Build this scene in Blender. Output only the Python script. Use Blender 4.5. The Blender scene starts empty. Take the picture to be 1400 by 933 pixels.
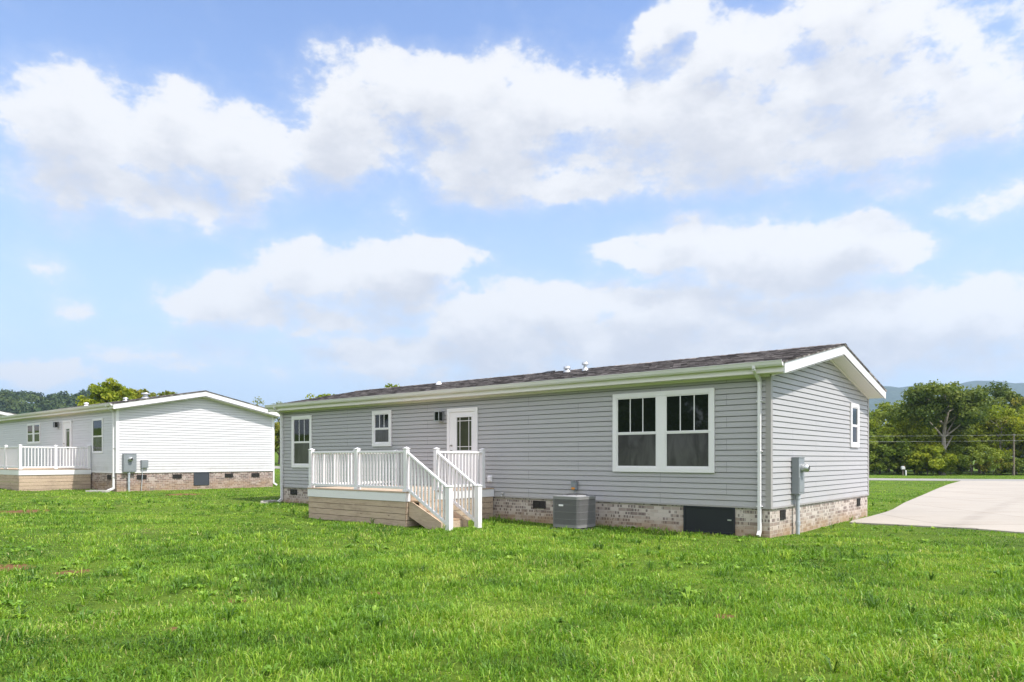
import bpy, bmesh, math, random
import numpy as np
from mathutils import Vector, Matrix

R = math.radians
scene = bpy.context.scene
COL = scene.collection

# ------------------------------------------------------------------ camera
CAM_Z = 1.56
F_PX, W_PX, H_PX, HORIZON = 985.0, 1400.0, 933.0, 628.0
cam_d = bpy.data.cameras.new("camera")
cam_d.sensor_width = 36.0
cam_d.lens = F_PX / W_PX * 36.0
cam_d.shift_y = (HORIZON - H_PX / 2) / W_PX
cam_d.clip_start = 0.05
cam_d.clip_end = 12000
cam = bpy.data.objects.new("camera", cam_d)
COL.objects.link(cam)
cam.location = (0, 0, CAM_Z)
cam.rotation_euler = (R(90), 0, 0)
scene.camera = cam

# house frame: e1 runs right along the long wall, e2 runs back along the gable
E1 = np.array([0.765, -0.644]); E2 = np.array([0.644, 0.765])
HOUSE_ROT = math.atan2(E1[1], E1[0])
CX, CY = 5.05, 14.09                      # near corner of the grey house
WX, WY = -16.3, 29.7                      # near corner of the white house
HL, HW = 17.15, 7.19

# ------------------------------------------------------------------ light
SUN_EL = 56.0
_d = R(9)
sun_h = E1 * math.cos(_d) + E2 * math.sin(_d)
SUN_DIR = Vector((sun_h[0] * math.cos(R(SUN_EL)), sun_h[1] * math.cos(R(SUN_EL)), math.sin(R(SUN_EL)))).normalized()
SUN_AZ = math.atan2(SUN_DIR.x, SUN_DIR.y)   # clockwise from +Y
sun_d = bpy.data.lights.new("sun", 'SUN')
sun_d.energy = 2.35
sun_d.angle = R(0.6)
sun_d.color = (1.0, 0.955, 0.885)
sun = bpy.data.objects.new("sun", sun_d)
COL.objects.link(sun)
sun.rotation_euler = (-SUN_DIR).to_track_quat('-Z', 'Y').to_euler()
sun.location = (30, -10, 60)

scene.view_settings.view_transform = 'Standard'
scene.view_settings.look = 'None'
scene.view_settings.gamma = 1
scene.view_settings.use_curve_mapping = False
scene.view_settings.exposure = 1.3
SKY_STRENGTH = 0.15
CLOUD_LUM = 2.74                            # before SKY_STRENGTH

# ------------------------------------------------------------------ node helpers
class NT:
    def __init__(self, tree):
        self.t = tree; self.n = tree.nodes; self.l = tree.links
    def node(self, typ, ins=None, **props):
        n = self.n.new(typ)
        for k, v in props.items():
            setattr(n, k, v)
        for k, v in (ins or {}).items():
            self.set(n.inputs[k], v)
        return n
    def set(self, sock, v):
        if isinstance(v, bpy.types.NodeSocket):
            self.l.new(v, sock)
        else:
            sock.default_value = v
    def m(self, op, a, b=None, c=None, clamp=False):
        n = self.n.new('ShaderNodeMath'); n.operation = op; n.use_clamp = clamp
        self.set(n.inputs[0], a)
        if b is not None: self.set(n.inputs[1], b)
        if c is not None: self.set(n.inputs[2], c)
        return n.outputs[0]
    def v(self, op, a, b=None):
        n = self.n.new('ShaderNodeVectorMath'); n.operation = op
        self.set(n.inputs[0], a)
        if b is not None: self.set(n.inputs[1], b)
        return n.outputs['Value'] if op in ('LENGTH', 'DOT_PRODUCT', 'DISTANCE') else n.outputs['Vector']
    def step(self, x, lo, hi, a=0.0, b=1.0):
        n = self.n.new('ShaderNodeMapRange'); n.interpolation_type = 'SMOOTHSTEP'
        for i, q in enumerate((x, lo, hi, a, b)):
            self.set(n.inputs[i], q)
        return n.outputs[0]
    def mix(self, f, a, b, mode='MIX'):
        n = self.n.new('ShaderNodeMix'); n.data_type = 'RGBA'; n.blend_type = mode
        self.set(n.inputs[0], f); self.set(n.inputs[6], a); self.set(n.inputs[7], b)
        return n.outputs[2]
    def noise(self, vec, scale, detail=4, rough=0.55, dist=0.0):
        n = self.n.new('ShaderNodeTexNoise')
        n.inputs['Scale'].default_value = scale; n.inputs['Detail'].default_value = detail
        n.inputs['Roughness'].default_value = rough; n.inputs['Distortion'].default_value = dist
        if vec is not None: self.l.new(vec, n.inputs['Vector'])
        return n.outputs['Fac']
    def ramp(self, f, stops):
        n = self.n.new('ShaderNodeValToRGB')
        el = n.color_ramp.elements
        while len(el) < len(stops): el.new(0.5)
        for e, (p, c) in zip(el, stops):
            e.position = p; e.color = (c[0], c[1], c[2], 1)
        self.set(n.inputs[0], f)
        return n.outputs[0]

def rgb(r, g, b): return (r, g, b, 1.0)
def srgb(r, g, b):
    def f(c):
        c /= 255.0
        return c / 12.92 if c <= 0.04045 else ((c + 0.055) / 1.055) ** 2.4
    return (f(r), f(g), f(b), 1.0)

# ------------------------------------------------------------------ sky
world = bpy.data.worlds.new("World"); scene.world = world
world.use_nodes = True
wt = world.node_tree; wt.nodes.clear(); N = NT(wt)
def azel(px, py):
    az = math.atan((px - 700) / F_PX)
    return az, math.atan((HORIZON - py) / F_PX * math.cos(az))
BLOBS = [  # direction of each cloud mass (from the picture's columns and rows), half widths
    (105, 195, 128, 92), (255, 205, 110, 78), (335, 210, 100, 62), (200, 262, 150, 42), (110, 250, 110, 50),
    (545, 160, 150, 72), (690, 175, 150, 78), (470, 205, 90, 52), (640, 230, 150, 45),
    (1000, 140, 190, 88), (1110, 105, 160, 88), (880, 175, 150, 74), (1300, 120, 170, 84), (1010, 200, 220, 58), (900, 45, 60, 32), (1190, 180, 170, 60),
    (868, 256, 44, 24, .5), (790, 250, 110, 26),
    (310, 408, 90, 40), (420, 395, 120, 50), (530, 388, 110, 44), (590, 362, 52, 28), (430, 430, 170, 22),
    (1005, 345, 130, 50), (1130, 352, 120, 40), (890, 362, 90, 24), (1060, 385, 190, 30), (1230, 350, 70, 26),
    (740, 455, 190, 56, 1.15), (930, 440, 200, 62, 1.2), (1130, 440, 190, 64, 1.2), (1330, 450, 190, 62, 1.15), (600, 485, 200, 40), (1030, 480, 460, 52, 1.15),
    (62, 380, 60, 46, .2), (85, 420, 50, 24, .2), (40, 505, 110, 32, .6), (1200, 262, 100, 30, .25), (1370, 275, 90, 36, .3), (1040, 290, 60, 20, .2), (530, 300, 70, 40, -0.35), (620, 265, 70, 26, .1), (300, 480, 260, 40, .2),
    (-150, 180, 120, 90), (-300, 330, 160, 60), (1560, 180, 120, 70), (1750, 330, 200, 60), (-200, 480, 200, 50),
]
g = bpy.data.node_groups.new("cloud_field", 'ShaderNodeTree')
g.interface.new_socket("Dir", in_out='INPUT', socket_type='NodeSocketVector')
g.interface.new_socket("Field", in_out='OUTPUT', socket_type='NodeSocketFloat')
G = NT(g)
gi = G.n.new('NodeGroupInput'); go = G.n.new('NodeGroupOutput')
sep = G.node('ShaderNodeSeparateXYZ', {0: gi.outputs[0]})
az = G.m('ARCTAN2', sep.outputs[0], sep.outputs[1])
el = G.m('ARCSINE', sep.outputs[2])
warpn = G.node('ShaderNodeTexNoise', {'Scale': 7.0, 'Detail': 5.0, 'Roughness': 0.6, 'Vector': gi.outputs[0]})
wv = G.v('MULTIPLY', G.v('SUBTRACT', warpn.outputs['Color'], (0.5, 0.5, 0.5)), (0.16, 0.10, 0.0))
ae = G.node('ShaderNodeCombineXYZ', {0: az, 1: el, 2: 0.0}).outputs[0]
ae = G.v('ADD', ae, wv)
acc = None
for (px, py, rx, ry, *pk) in BLOBS:
    a0, e0 = azel(px, py)
    ra = rx / F_PX * math.cos(a0) ** 2
    re = ry / F_PX * math.cos(a0)
    d = G.v('MULTIPLY', G.v('SUBTRACT', ae, (a0, e0, 0)), (1 / ra, 1 / re, 0))
    q = G.m('SUBTRACT', pk[0] if pk else 1.0, G.v('DOT_PRODUCT', d, d))
    acc = q if acc is None else G.m('SMOOTH_MAX', acc, q, 0.25)
acc = G.m('MAXIMUM', acc, -1.2)
# a broken cloud deck over the rest of the sky, out of the picture
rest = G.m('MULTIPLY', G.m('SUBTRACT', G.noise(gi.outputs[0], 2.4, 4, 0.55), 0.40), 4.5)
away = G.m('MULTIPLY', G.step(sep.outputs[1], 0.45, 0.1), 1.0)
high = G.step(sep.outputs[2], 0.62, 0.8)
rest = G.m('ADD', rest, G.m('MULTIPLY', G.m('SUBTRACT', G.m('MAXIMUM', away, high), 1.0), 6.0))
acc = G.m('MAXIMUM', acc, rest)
st = G.v('MULTIPLY', gi.outputs[0], (1.0, 1.0, 1.7))
fb = G.noise(st, 11.0, 12, 0.64)
bil = G.node('ShaderNodeTexVoronoi', {'Vector': st, 'Scale': 22.0, 'Detail': 3.0, 'Roughness': 0.6}, normalize=True)
fld = G.m('ADD', acc, G.m('MULTIPLY', G.m('SUBTRACT', fb, 0.5), 3.7))
fld = G.m('ADD', fld, G.m('MULTIPLY', G.m('SUBTRACT', 0.42, bil.outputs['Distance']), 0.95))
G.l.new(fld, go.inputs[0])

tc = N.node('ShaderNodeTexCoord')
dirv = tc.outputs['Generated']
f1 = N.node('ShaderNodeGroup', node_tree=g); N.l.new(dirv, f1.inputs[0])
up = N.v('NORMALIZE', N.v('ADD', dirv, (0.012, 0.0, 0.045)))
f2 = N.node('ShaderNodeGroup', node_tree=g); N.l.new(up, f2.inputs[0])
edge = N.m('SUBTRACT', f2.outputs[0], f1.outputs[0])     # crisp tops, soft undersides
core = N.step(f1.outputs[0], -0.22, N.step(edge, -0.6, 0.5, 0.42, 1.3))
veil = N.step(f1.outputs[0], -1.15, 0.7)
alpha = N.m('ADD', N.m('MULTIPLY', core, 0.74), N.m('MULTIPLY', veil, 0.25))
shade = N.step(f2.outputs[0], -0.1, 1.7)
sky = N.node('ShaderNodeTexSky', sky_type='NISHITA', sun_disc=False, sun_elevation=R(SUN_EL), sun_rotation=SUN_AZ,
             altitude=200.0, air_density=1.0, dust_density=0.8, ozone_density=1.6)
sepw = N.node('ShaderNodeSeparateXYZ', {0: dirv})
low = N.step(sepw.outputs[2], -0.05, 0.56, 1.0, 0.0)       # the milky air low over the land
skyc = N.mix(1.0, sky.outputs[0], rgb(.66, .67, .74), 'MULTIPLY')
skyc = N.mix(N.m('MULTIPLY', low, 0.92), skyc, rgb(1.72, 2.16, 2.68))
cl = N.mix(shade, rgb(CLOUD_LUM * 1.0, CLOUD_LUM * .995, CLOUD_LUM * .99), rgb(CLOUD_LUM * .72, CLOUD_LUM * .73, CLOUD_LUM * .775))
back_fill = N.step(sepw.outputs[1], 0.3, -0.2, 1.0, 2.3)      # unseen clouds behind the camera boosted, added as fill light
cl = N.v('SCALE', cl); N.set(cl.node.inputs['Scale'], back_fill)
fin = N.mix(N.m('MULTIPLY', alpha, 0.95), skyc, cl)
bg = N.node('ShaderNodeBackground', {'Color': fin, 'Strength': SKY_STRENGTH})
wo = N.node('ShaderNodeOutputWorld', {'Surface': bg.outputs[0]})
world.cycles.sampling_method = 'MANUAL'; world.cycles.sample_map_resolution = 512

# ------------------------------------------------------------------ object helpers
def tag(o, label=None, cat=None, group=None, kind=None):
    if label: o['label'] = label
    if cat: o['category'] = cat
    if group: o['group'] = group
    if kind: o['kind'] = kind
    return o

def empty(name, loc, rz, label, cat, group=None):
    o = bpy.data.objects.new(name, None); COL.objects.link(o)
    o.empty_display_size = 0.3
    o.location = loc; o.rotation_euler = (0, 0, rz)
    return tag(o, label, cat, group)

class MB:
    """collects shapes, builds ONE mesh object"""
    def __init__(self): self.V = []; self.F = []; self.S = []
    def add(self, vs, fs, smooth=False):
        o = len(self.V)
        self.V += [tuple(v) for v in vs]
        self.F += [tuple(i + o for i in f) for f in fs]
        self.S += [smooth] * len(fs)
        return self
    def box(self, x0, x1, y0, y1, z0, z1):
        vs = [(x, y, z) for z in (z0, z1) for y in (y0, y1) for x in (x0, x1)]
        return self.add(vs, [(0, 2, 3, 1), (4, 5, 7, 6), (0, 1, 5, 4), (2, 6, 7, 3), (0, 4, 6, 2), (1, 3, 7, 5)])
    def bar(self, p0, p1, w, h, upv=(0, 0, 1)):
        p0, p1 = Vector(p0), Vector(p1); d = (p1 - p0).normalized()
        side = d.cross(Vector(upv)).normalized(); u = side.cross(d)
        vs = []
        for p in (p0, p1):
            for a, b in ((-1, -1), (1, -1), (1, 1), (-1, 1)):
                vs.append(p + side * (a * w / 2) + u * (b * h / 2))
        return self.add(vs, [(0, 3, 2, 1), (4, 5, 6, 7), (0, 1, 5, 4), (1, 2, 6, 5), (2, 3, 7, 6), (3, 0, 4, 7)])
    def tube(self, pts, radii, n=8, cap=True, smooth=True):
        pts = [Vector(p) for p in pts]
        if not hasattr(radii, '__len__'): radii = [radii] * len(pts)
        vs = []
        for i, p in enumerate(pts):
            d = (pts[min(i + 1, len(pts) - 1)] - pts[max(i - 1, 0)]).normalized()
            ref = Vector((0, 0, 1)) if abs(d.z) < 0.9 else Vector((1, 0, 0))
            s = d.cross(ref).normalized(); u = s.cross(d)
            for k in range(n):
                a = 2 * math.pi * k / n
                vs.append(p + (s * math.cos(a) + u * math.sin(a)) * radii[i])
        fs = []
        for i in range(len(pts) - 1):
            for k in range(n):
                k2 = (k + 1) % n
                fs.append((i * n + k, i * n + k2, (i + 1) * n + k2, (i + 1) * n + k))
        self.add(vs, fs, smooth)
        if cap:
            self.add([vs[k] for k in range(n)], [tuple(range(n))])
            self.add([vs[(len(pts) - 1) * n + k] for k in range(n)], [tuple(range(n))])
        return self
    def prism(self, poly, axis, c0, c1):
        """poly of 2-D points extruded along 'axis' (0,1,2) from c0 to c1"""
        n = len(poly); vs = []
        for c in (c0, c1):
            for a, b in poly:
                vs.append({0: (c, a, b), 1: (a, c, b), 2: (a, b, c)}[axis])
        fs = [tuple(range(n - 1, -1, -1)), tuple(range(n, 2 * n))]
        fs += [(i, (i + 1) % n, n + (i + 1) % n, n + i) for i in range(n)]
        return self.add(vs, fs)
    def build(self, name, mat, parent=None, bevel=0.0, fixn=True):
        me = bpy.data.meshes.new(name)
        me.from_pydata(self.V, [], self.F)
        me.polygons.foreach_set('use_smooth', self.S)
        if fixn:
            bm = bmesh.new(); bm.from_mesh(me)
            bmesh.ops.recalc_face_normals(bm, faces=bm.faces)
            bm.to_mesh(me); bm.free()
        if mat: me.materials.append(mat)
        o = bpy.data.objects.new(name, me); COL.objects.link(o)
        if parent: o.parent = parent
        if bevel:
            b = o.modifiers.new("bevel", 'BEVEL'); b.width = bevel; b.segments = 2; b.limit_method = 'ANGLE'
        me.update()
        return o

def np_mesh(name, verts, faces_flat, sizes, mat, attrs=None, smooth=False):
    """fast mesh from numpy arrays; sizes = corners per face; attrs: {name: per-vertex float}"""
    me = bpy.data.meshes.new(name)
    me.vertices.add(len(verts)); me.vertices.foreach_set('co', np.ascontiguousarray(verts, np.float32).ravel())
    me.loops.add(len(faces_flat)); me.loops.foreach_set('vertex_index', np.ascontiguousarray(faces_flat, np.int32))
    st = np.concatenate([[0], np.cumsum(sizes)[:-1]]).astype(np.int32)
    me.polygons.add(len(sizes)); me.polygons.foreach_set('loop_start', st)
    me.polygons.foreach_set('use_smooth', np.full(len(sizes), smooth))
    me.update(calc_edges=True)
    for k, a in (attrs or {}).items():
        at = me.attributes.new(k, 'FLOAT', 'POINT'); at.data.foreach_set('value', np.ascontiguousarray(a, np.float32))
    me.validate()
    if mat: me.materials.append(mat)
    o = bpy.data.objects.new(name, me); COL.objects.link(o)
    return o

# ------------------------------------------------------------------ materials
def new_mat(name):
    m = bpy.data.materials.new(name); m.use_nodes = True
    m.node_tree.nodes.clear()
    return m, NT(m.node_tree)
def finish(n, col, rough=0.6, spec=0.4, bump=None, metallic=0.0, bstr=0.3, bdist=0.01):
    p = n.node('ShaderNodeBsdfPrincipled', {'Base Color': col, 'Roughness': rough, 'Metallic': metallic, 'Specular IOR Level': spec})
    if bump is not None:
        b = n.node('ShaderNodeBump', {'Height': bump, 'Strength': bstr, 'Distance': bdist})
        n.l.new(b.outputs[0], p.inputs['Normal'])
    o = n.node('ShaderNodeOutputMaterial', {'Surface': p.outputs[0]})
    return p
def obco(n): return n.node('ShaderNodeTexCoord').outputs['Object']
def wallco(n, k=1.0):
    """(along the wall, up) for walls that follow either axis"""
    s = n.node('ShaderNodeSeparateXYZ', {0: obco(n)})
    return n.node('ShaderNodeCombineXYZ', {0: n.m('ADD', s.outputs[0], s.outputs[1]), 1: s.outputs[2], 2: 0.0}).outputs[0], s.outputs[2]

def mat_plain(name, c, rough=0.5, spec=0.4, var=0.06, scale=3.0, metallic=0.0):
    m, n = new_mat(name)
    co = obco(n)
    nz = n.noise(co, scale, 6, 0.65)
    col = n.mix(nz, rgb(*[x * (1 - var) for x in c]), rgb(*[min(1, x * (1 + var)) for x in c]))
    finish(n, col, rough, spec, n.noise(co, 60, 3, 0.5), metallic, 0.05)
    return m

def mat_siding(name, c, z0, seam):
    m, n = new_mat(name)
    co, z = wallco(n)
    off = n.v('ADD', co, (0.9, -z0, 0))
    br = n.node('ShaderNodeTexBrick', {'Vector': off, 'Color1': rgb(1, 1, 1), 'Color2': rgb(.955, .96, .965), 'Mortar': rgb(seam, seam, seam),
                                       'Scale': 1.0, 'Mortar Size': 0.005, 'Mortar Smooth': 0.0, 'Brick Width': 3.66, 'Row Height': 0.2276}, offset=0.41, offset_frequency=2)
    st = n.v('MULTIPLY', co, (0.35, 3.0, 1.0))
    nz = n.noise(st, 3.0, 6, 0.6)
    base = n.mix(nz, rgb(c[0] * .94, c[1] * .94, c[2] * .94), rgb(c[0] * 1.04, c[1] * 1.04, c[2] * 1.04))
    col = n.mix(1.0, base, br.outputs[0], 'MULTIPLY')
    # splashed soil on the lowest courses, streaks below
    d = n.m('MULTIPLY', n.step(z, z0 + 0.5, z0 - 0.05), n.step(n.noise(co, 2.2, 6, 0.7), 0.42, 0.8))
    col = n.mix(n.m('MULTIPLY', d, 0.35), col, rgb(.36, .31, .25))
    grain = n.noise(n.v('MULTIPLY', co, (4, 90, 1)), 4.0, 3, 0.5)
    finish(n, col, 0.48, 0.35, grain, 0.0, 0.06, 0.004)
    return m

def mat_brick(name, cols, mortar, soil):
    m, n = new_mat(name)
    co, z = wallco(n)
    br = n.node('ShaderNodeTexBrick', {'Vector': co, 'Color1': rgb(0, 0, 0), 'Color2': rgb(1, 1, 1), 'Mortar': rgb(.5, .5, .5), 'Scale': 1.0,
                                       'Mortar Size': 0.006, 'Mortar Smooth': 0.15, 'Bias': 0.0, 'Brick Width': 0.203, 'Row Height': 0.0775}, offset=0.5)
    v = n.m('MULTIPLY', br.outputs[0], 1.0)
    col = n.ramp(v, cols)
    blot = n.noise(co, 16, 4, 0.65)
    fl = n.node('ShaderNodeTexBrick', {'Vector': n.v('ADD', co, (.03, 0, 0)), 'Color1': rgb(0, 0, 0), 'Color2': rgb(1, 1, 1), 'Mortar': rgb(0, 0, 0), 'Scale': 1.0,
                                       'Mortar Size': 0.012, 'Mortar Smooth': 0.3, 'Bias': 0.0, 'Brick Width': 0.07, 'Row Height': 0.0775}, offset=0.37, offset_frequency=2)
    dk = n.step(n.m('ADD', fl.outputs[0], n.m('MULTIPLY', n.m('SUBTRACT', n.noise(co, 22, 4, .7), .5), .9)), .58, .70)
    col = n.mix(n.m('MULTIPLY', dk, .9), col, rgb(.085, .06, .06))
    col = n.mix(n.m('MULTIPLY', n.noise(co, 40, 4, 0.6), 0.35), col, rgb(.5, .45, .41))
    col = n.mix(br.outputs['Fac'], col, rgb(*mortar))
    s = n.m('MULTIPLY', n.step(z, 0.36, 0.0), n.step(n.noise(co, 1.7, 6, 0.65), 0.25, 0.62))
    col = n.mix(n.m('MULTIPLY', s, soil), col, rgb(.34, .215, .11))
    h = n.m('ADD', n.m('MULTIPLY', br.outputs['Fac'], -1.0), n.m('MULTIPLY', n.noise(co, 90, 4, 0.6), 0.35))
    finish(n, col, 0.9, 0.2, h, 0.0, 0.7, 0.008)
    return m

def mat_shingle():
    m, n = new_mat("roof_shingles")
    co = obco(n)
    br = n.node('ShaderNodeTexBrick', {'Vector': co, 'Color1': rgb(0, 0, 0), 'Color2': rgb(1, 1, 1), 'Mortar': rgb(.1, .1, .1), 'Scale': 1.0,
                                       'Mortar Size': 0.006, 'Mortar Smooth': 0.3, 'Brick Width': 0.21, 'Row Height': 0.143}, offset=0.37, offset_frequency=3)
    nz = n.noise(co, 9, 4, 0.6)
    v = n.m('ADD', n.m('MULTIPLY', br.outputs[0], 0.6), n.m('MULTIPLY', nz, 0.4))
    col = n.ramp(v, [(0.15, (.035, .03, .029)), (0.40, (.10, .087, .084)), (0.60, (.20, .178, .172)), (0.78, (.40, .36, .345))])
    col = n.mix(n.m('MULTIPLY', n.noise(co, 260, 2, 0.5), 0.4), col, rgb(.14, .125, .12))
    h = n.m('SUBTRACT', br.outputs[0], br.outputs['Fac'])
    finish(n, col, 0.95, 0.12, h, 0.0, 0.6, 0.012)
    return m

def mat_wood(name, base, dark, plank_axis_scale=(1.2, 14, 14)):
    m, n = new_mat(name)
    co = obco(n)
    rnd = n.node('ShaderNodeObjectInfo').outputs['Random']
    gr = n.noise(n.v('MULTIPLY', co, plank_axis_scale), 2.0, 7, 0.65, 0.6)
    col = n.ramp(gr, [(0.25, dark), (0.5, base), (0.8, [min(1, x * 1.2) for x in base])])
    sz = n.node('ShaderNodeSeparateXYZ', {0: co})
    bid = n.node('ShaderNodeTexWhiteNoise', {'W': n.m('FLOOR', n.m('DIVIDE', n.m('SUBTRACT', sz.outputs[2], .586), .141))}, noise_dimensions='1D').outputs['Value']
    col = n.mix(n.m('MULTIPLY', bid, .38), col, rgb(*[x * .55 for x in base]))
    kn = n.node('ShaderNodeTexVoronoi', {'Vector': n.v('MULTIPLY', co, (1.0, 2.4, 3.2)), 'Scale': 2.2})
    col = n.mix(n.step(kn.outputs['Distance'], 0.11, 0.05), col, rgb(.09, .05, .03))
    st = n.noise(n.v('MULTIPLY', co, (1, 1, 2.2)), 1.6, 6, 0.7)
    col = n.mix(n.m('MULTIPLY', n.step(st, 0.48, 0.72), 0.4), col, rgb(.17, .13, .105))
    finish(n, col, 0.85, 0.2, gr, 0.0, 0.25, 0.004)
    return m

def mat_glass(name, tint, rough=0.03, spec=0.5):
    m, n = new_mat(name)
    co = obco(n)
    c = n.mix(n.noise(co, 1.4, 5, 0.6), rgb(*[x * .4 for x in tint]), rgb(*[x * 1.5 for x in tint]))
    wob = n.noise(co, 2.5, 2, 0.4)
    finish(n, c, rough, spec, wob, 0.0, 0.03, 0.02)
    return m

def mat_screen():
    m, n = new_mat("insect_screen")
    co = obco(n)
    c = n.mix(n.step(n.noise(n.v('MULTIPLY', co, (2.2, 2.2, .7)), 1.3, 5, 0.6, 1.2), .35, .7), rgb(.04, .037, .042), rgb(.085, .08, .087))
    finish(n, c, 0.13, 0.6, n.noise(co, 1.6, 3, .5), 0, .08, .05)
    return m

def mat_concrete(name, c, joint=None):
    m, n = new_mat(name)
    co = obco(n)
    nz = n.noise(co, 0.7, 8, 0.65); n2 = n.noise(co, 26, 6, 0.7)
    col = n.mix(nz, rgb(*[x * .86 for x in c]), rgb(*[min(1, x * 1.1) for x in c]))
    col = n.mix(n.m('MULTIPLY', n2, 0.22), col, rgb(c[0] * .65, c[1] * .62, c[2] * .58))
    st = n.noise(n.v('MULTIPLY', co, (0.35, 1.6, 1)), 0.9, 6, 0.65)
    col = n.mix(n.m('MULTIPLY', n.step(st, 0.5, 0.75), 0.35), col, rgb(c[0] * .62, c[1] * .54, c[2] * .44))
    if joint:
        br = n.node('ShaderNodeTexBrick', {'Vector': co, 'Color1': rgb(1, 1, 1), 'Color2': rgb(.95, .95, .95), 'Mortar': rgb(.5, .48, .45), 'Scale': 1.0,
                                           'Mortar Size': 0.018, 'Brick Width': joint[0], 'Row Height': joint[1]}, offset=0.0)
        col = n.mix(1.0, col, br.outputs[0], 'MULTIPLY')
        u = n.v('DOT_PRODUCT', n.v('SUBTRACT', co, (CX, CY, 0)), (float(E1[0]), float(E1[1]), 0))
        w = n.m('ABSOLUTE', n.m('SUBTRACT', n.m('ABSOLUTE', n.m('SUBTRACT', u, 3.1)), .8))
        tyre = n.m('MULTIPLY', n.step(w, .32, .05), n.step(n.noise(co, .8, 6, .7), .35, .7))
        col = n.mix(n.m('MULTIPLY', tyre, .30), col, rgb(c[0] * .4, c[1] * .38, c[2] * .36))
    finish(n, col, 0.9, 0.2, n2, 0.0, 0.25, 0.004)
    return m

def mat_leaf(name, ramp, trans=0.35):
    m, n = new_mat(name)
    at = n.node('ShaderNodeAttribute', attribute_name='tint').outputs['Fac']
    col = n.ramp(at, ramp)
    d = n.node('ShaderNodeBsdfPrincipled', {'Base Color': col, 'Roughness': 0.6, 'Specular IOR Level': 0.25})
    t = n.node('ShaderNodeBsdfTranslucent', {'Color': n.mix(1.0, col, rgb(1.25, 1.2, 0.7), 'MULTIPLY')})
    mx = n.node('ShaderNodeMixShader', {0: trans, 1: d.outputs[0], 2: t.outputs[0]})
    n.node('ShaderNodeOutputMaterial', {'Surface': mx.outputs[0]})
    return m

def mat_bark(name, c):
    m, n = new_mat(name)
    co = obco(n)
    nz = n.noise(n.v('MULTIPLY', co, (6, 6, 1.2)), 2.0, 7, 0.7)
    col = n.ramp(nz, [(0.3, [x * .45 for x in c]), (0.6, c), (0.85, [x * 1.4 for x in c])])
    finish(n, col, 0.95, 0.1, nz, 0, 0.6, 0.03)
    return m

M = {}
M['siding'] = mat_siding("grey_vinyl_siding", (.405, .394, .402), 0.6, 0.55)
M['siding_white'] = mat_siding("white_vinyl_siding", (.62, .61, .63), 0.785, 0.8)
M['trim_grey'] = mat_plain("grey_corner_trim", (.33, .31, .305), 0.45)
M['white'] = mat_plain("white_vinyl", (.77, .745, .765), 0.38, 0.45, 0.03)
M['white_paint'] = mat_plain("white_painted_metal", (.72, .70, .715), 0.42, 0.4, 0.05)
M['soffit'] = mat_plain("soffit_vinyl", (.77, .735, .72), 0.55, 0.3, 0.05)
M['brick'] = mat_brick("tan_brick", [(0.0, (.17, .12, .105)), (0.2, (.33, .26, .225)), (0.45, (.45, .375, .325)), (0.8, (.55, .48, .43))], (.52, .47, .42), 0.8)
M['brick_red'] = mat_brick("mixed_red_brick", [(0.0, (.09, .055, .055)), (0.3, (.22, .13, .115)), (0.55, (.31, .205, .18)), (0.85, (.42, .33, .30))], (.52, .47, .43), 0.5)
M['shingle'] = mat_shingle()
M['wood'] = mat_wood("treated_pine", (.50, .385, .29), (.33, .235, .165))
M['wood_tread'] = mat_wood("treated_pine_tread", (.40, .28, .19), (.24, .16, .10), (14, 1.2, 14))
M['glass'] = mat_glass("window_glass", (.012, .016, .012))
M['door_glass'] = mat_glass("door_glass", (.055, .06, .04), 0.12, 0.4)
M['screen'] = mat_screen()
M['black'] = mat_plain("black_painted_panel", (.016, .018, .024), 0.45, 0.4, 0.25)
M['slate_panel'] = mat_plain("slate_grey_panel", (.05, .055, .07), 0.5, 0.4, 0.1)
M['vent'] = mat_plain("dark_vent_louvre", (.03, .027, .025), 0.6)
M['metal'] = mat_plain("grey_enclosure_metal", (.22, .24, .26), 0.42, 0.45, 0.08)
M['conduit'] = mat_plain("grey_plastic_conduit", (.40, .43, .47), 0.45)
M['galv'] = mat_plain("galvanised_steel", (.52, .53, .54), 0.38, 0.5, 0.15, 8, 0.7)
M['ac'] = mat_plain("grey_condenser_paint", (.22, .215, .22), 0.5, 0.4, 0.12, 14)
M['ac_top'] = mat_plain("condenser_top_paint", (.27, .27, .28), 0.45)
M['ac_fin'] = mat_plain("condenser_coil", (.09, .088, .09), 0.6)
M['knob'] = mat_plain("satin_nickel", (.45, .43, .40), 0.3, 0.5, 0.1, 5, 0.9)
M['lamp_glass'] = mat_glass("lantern_glass", (.25, .26, .26), 0.1)
M['dark_metal'] = mat_plain("dark_bronze_metal", (.03, .028, .027), 0.4)
M['blue_label'] = mat_plain("blue_label", (.06, .07, .38), 0.5)
M['orange_label'] = mat_plain("orange_label", (.65, .25, .03), 0.5)
M['pad'] = mat_concrete("pad_concrete", (.16, .155, .15))
M['wire'] = mat_plain("grey_cable", (.55, .55, .55), .8, .1)
M['concrete'] = mat_concrete("driveway_concrete", (.41, .37, .325), (3.4, 4.2))
M['road'] = mat_concrete("road_concrete", (.30, .29, .275))
M['splash'] = mat_concrete("splash_concrete", (.5, .48, .44))
M['bark'] = mat_bark("grey_bark", (.22, .19, .16))
M['bark_pale'] = mat_bark("pale_bark", (.40, .36, .31))
M['pole'] = mat_bark("weathered_pole_wood", (.25, .21, .17))
M['leaf_bright'] = mat_leaf("bright_leaves", [(0.0, (.13, .18, .012)), (0.5, (.23, .29, .02)), (1.0, (.38, .39, .035))], 0.45)
M['leaf_mid'] = mat_leaf("mid_green_leaves", [(0.0, (.08, .125, .016)), (0.5, (.16, .22, .025)), (1.0, (.27, .31, .04))])
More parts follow.
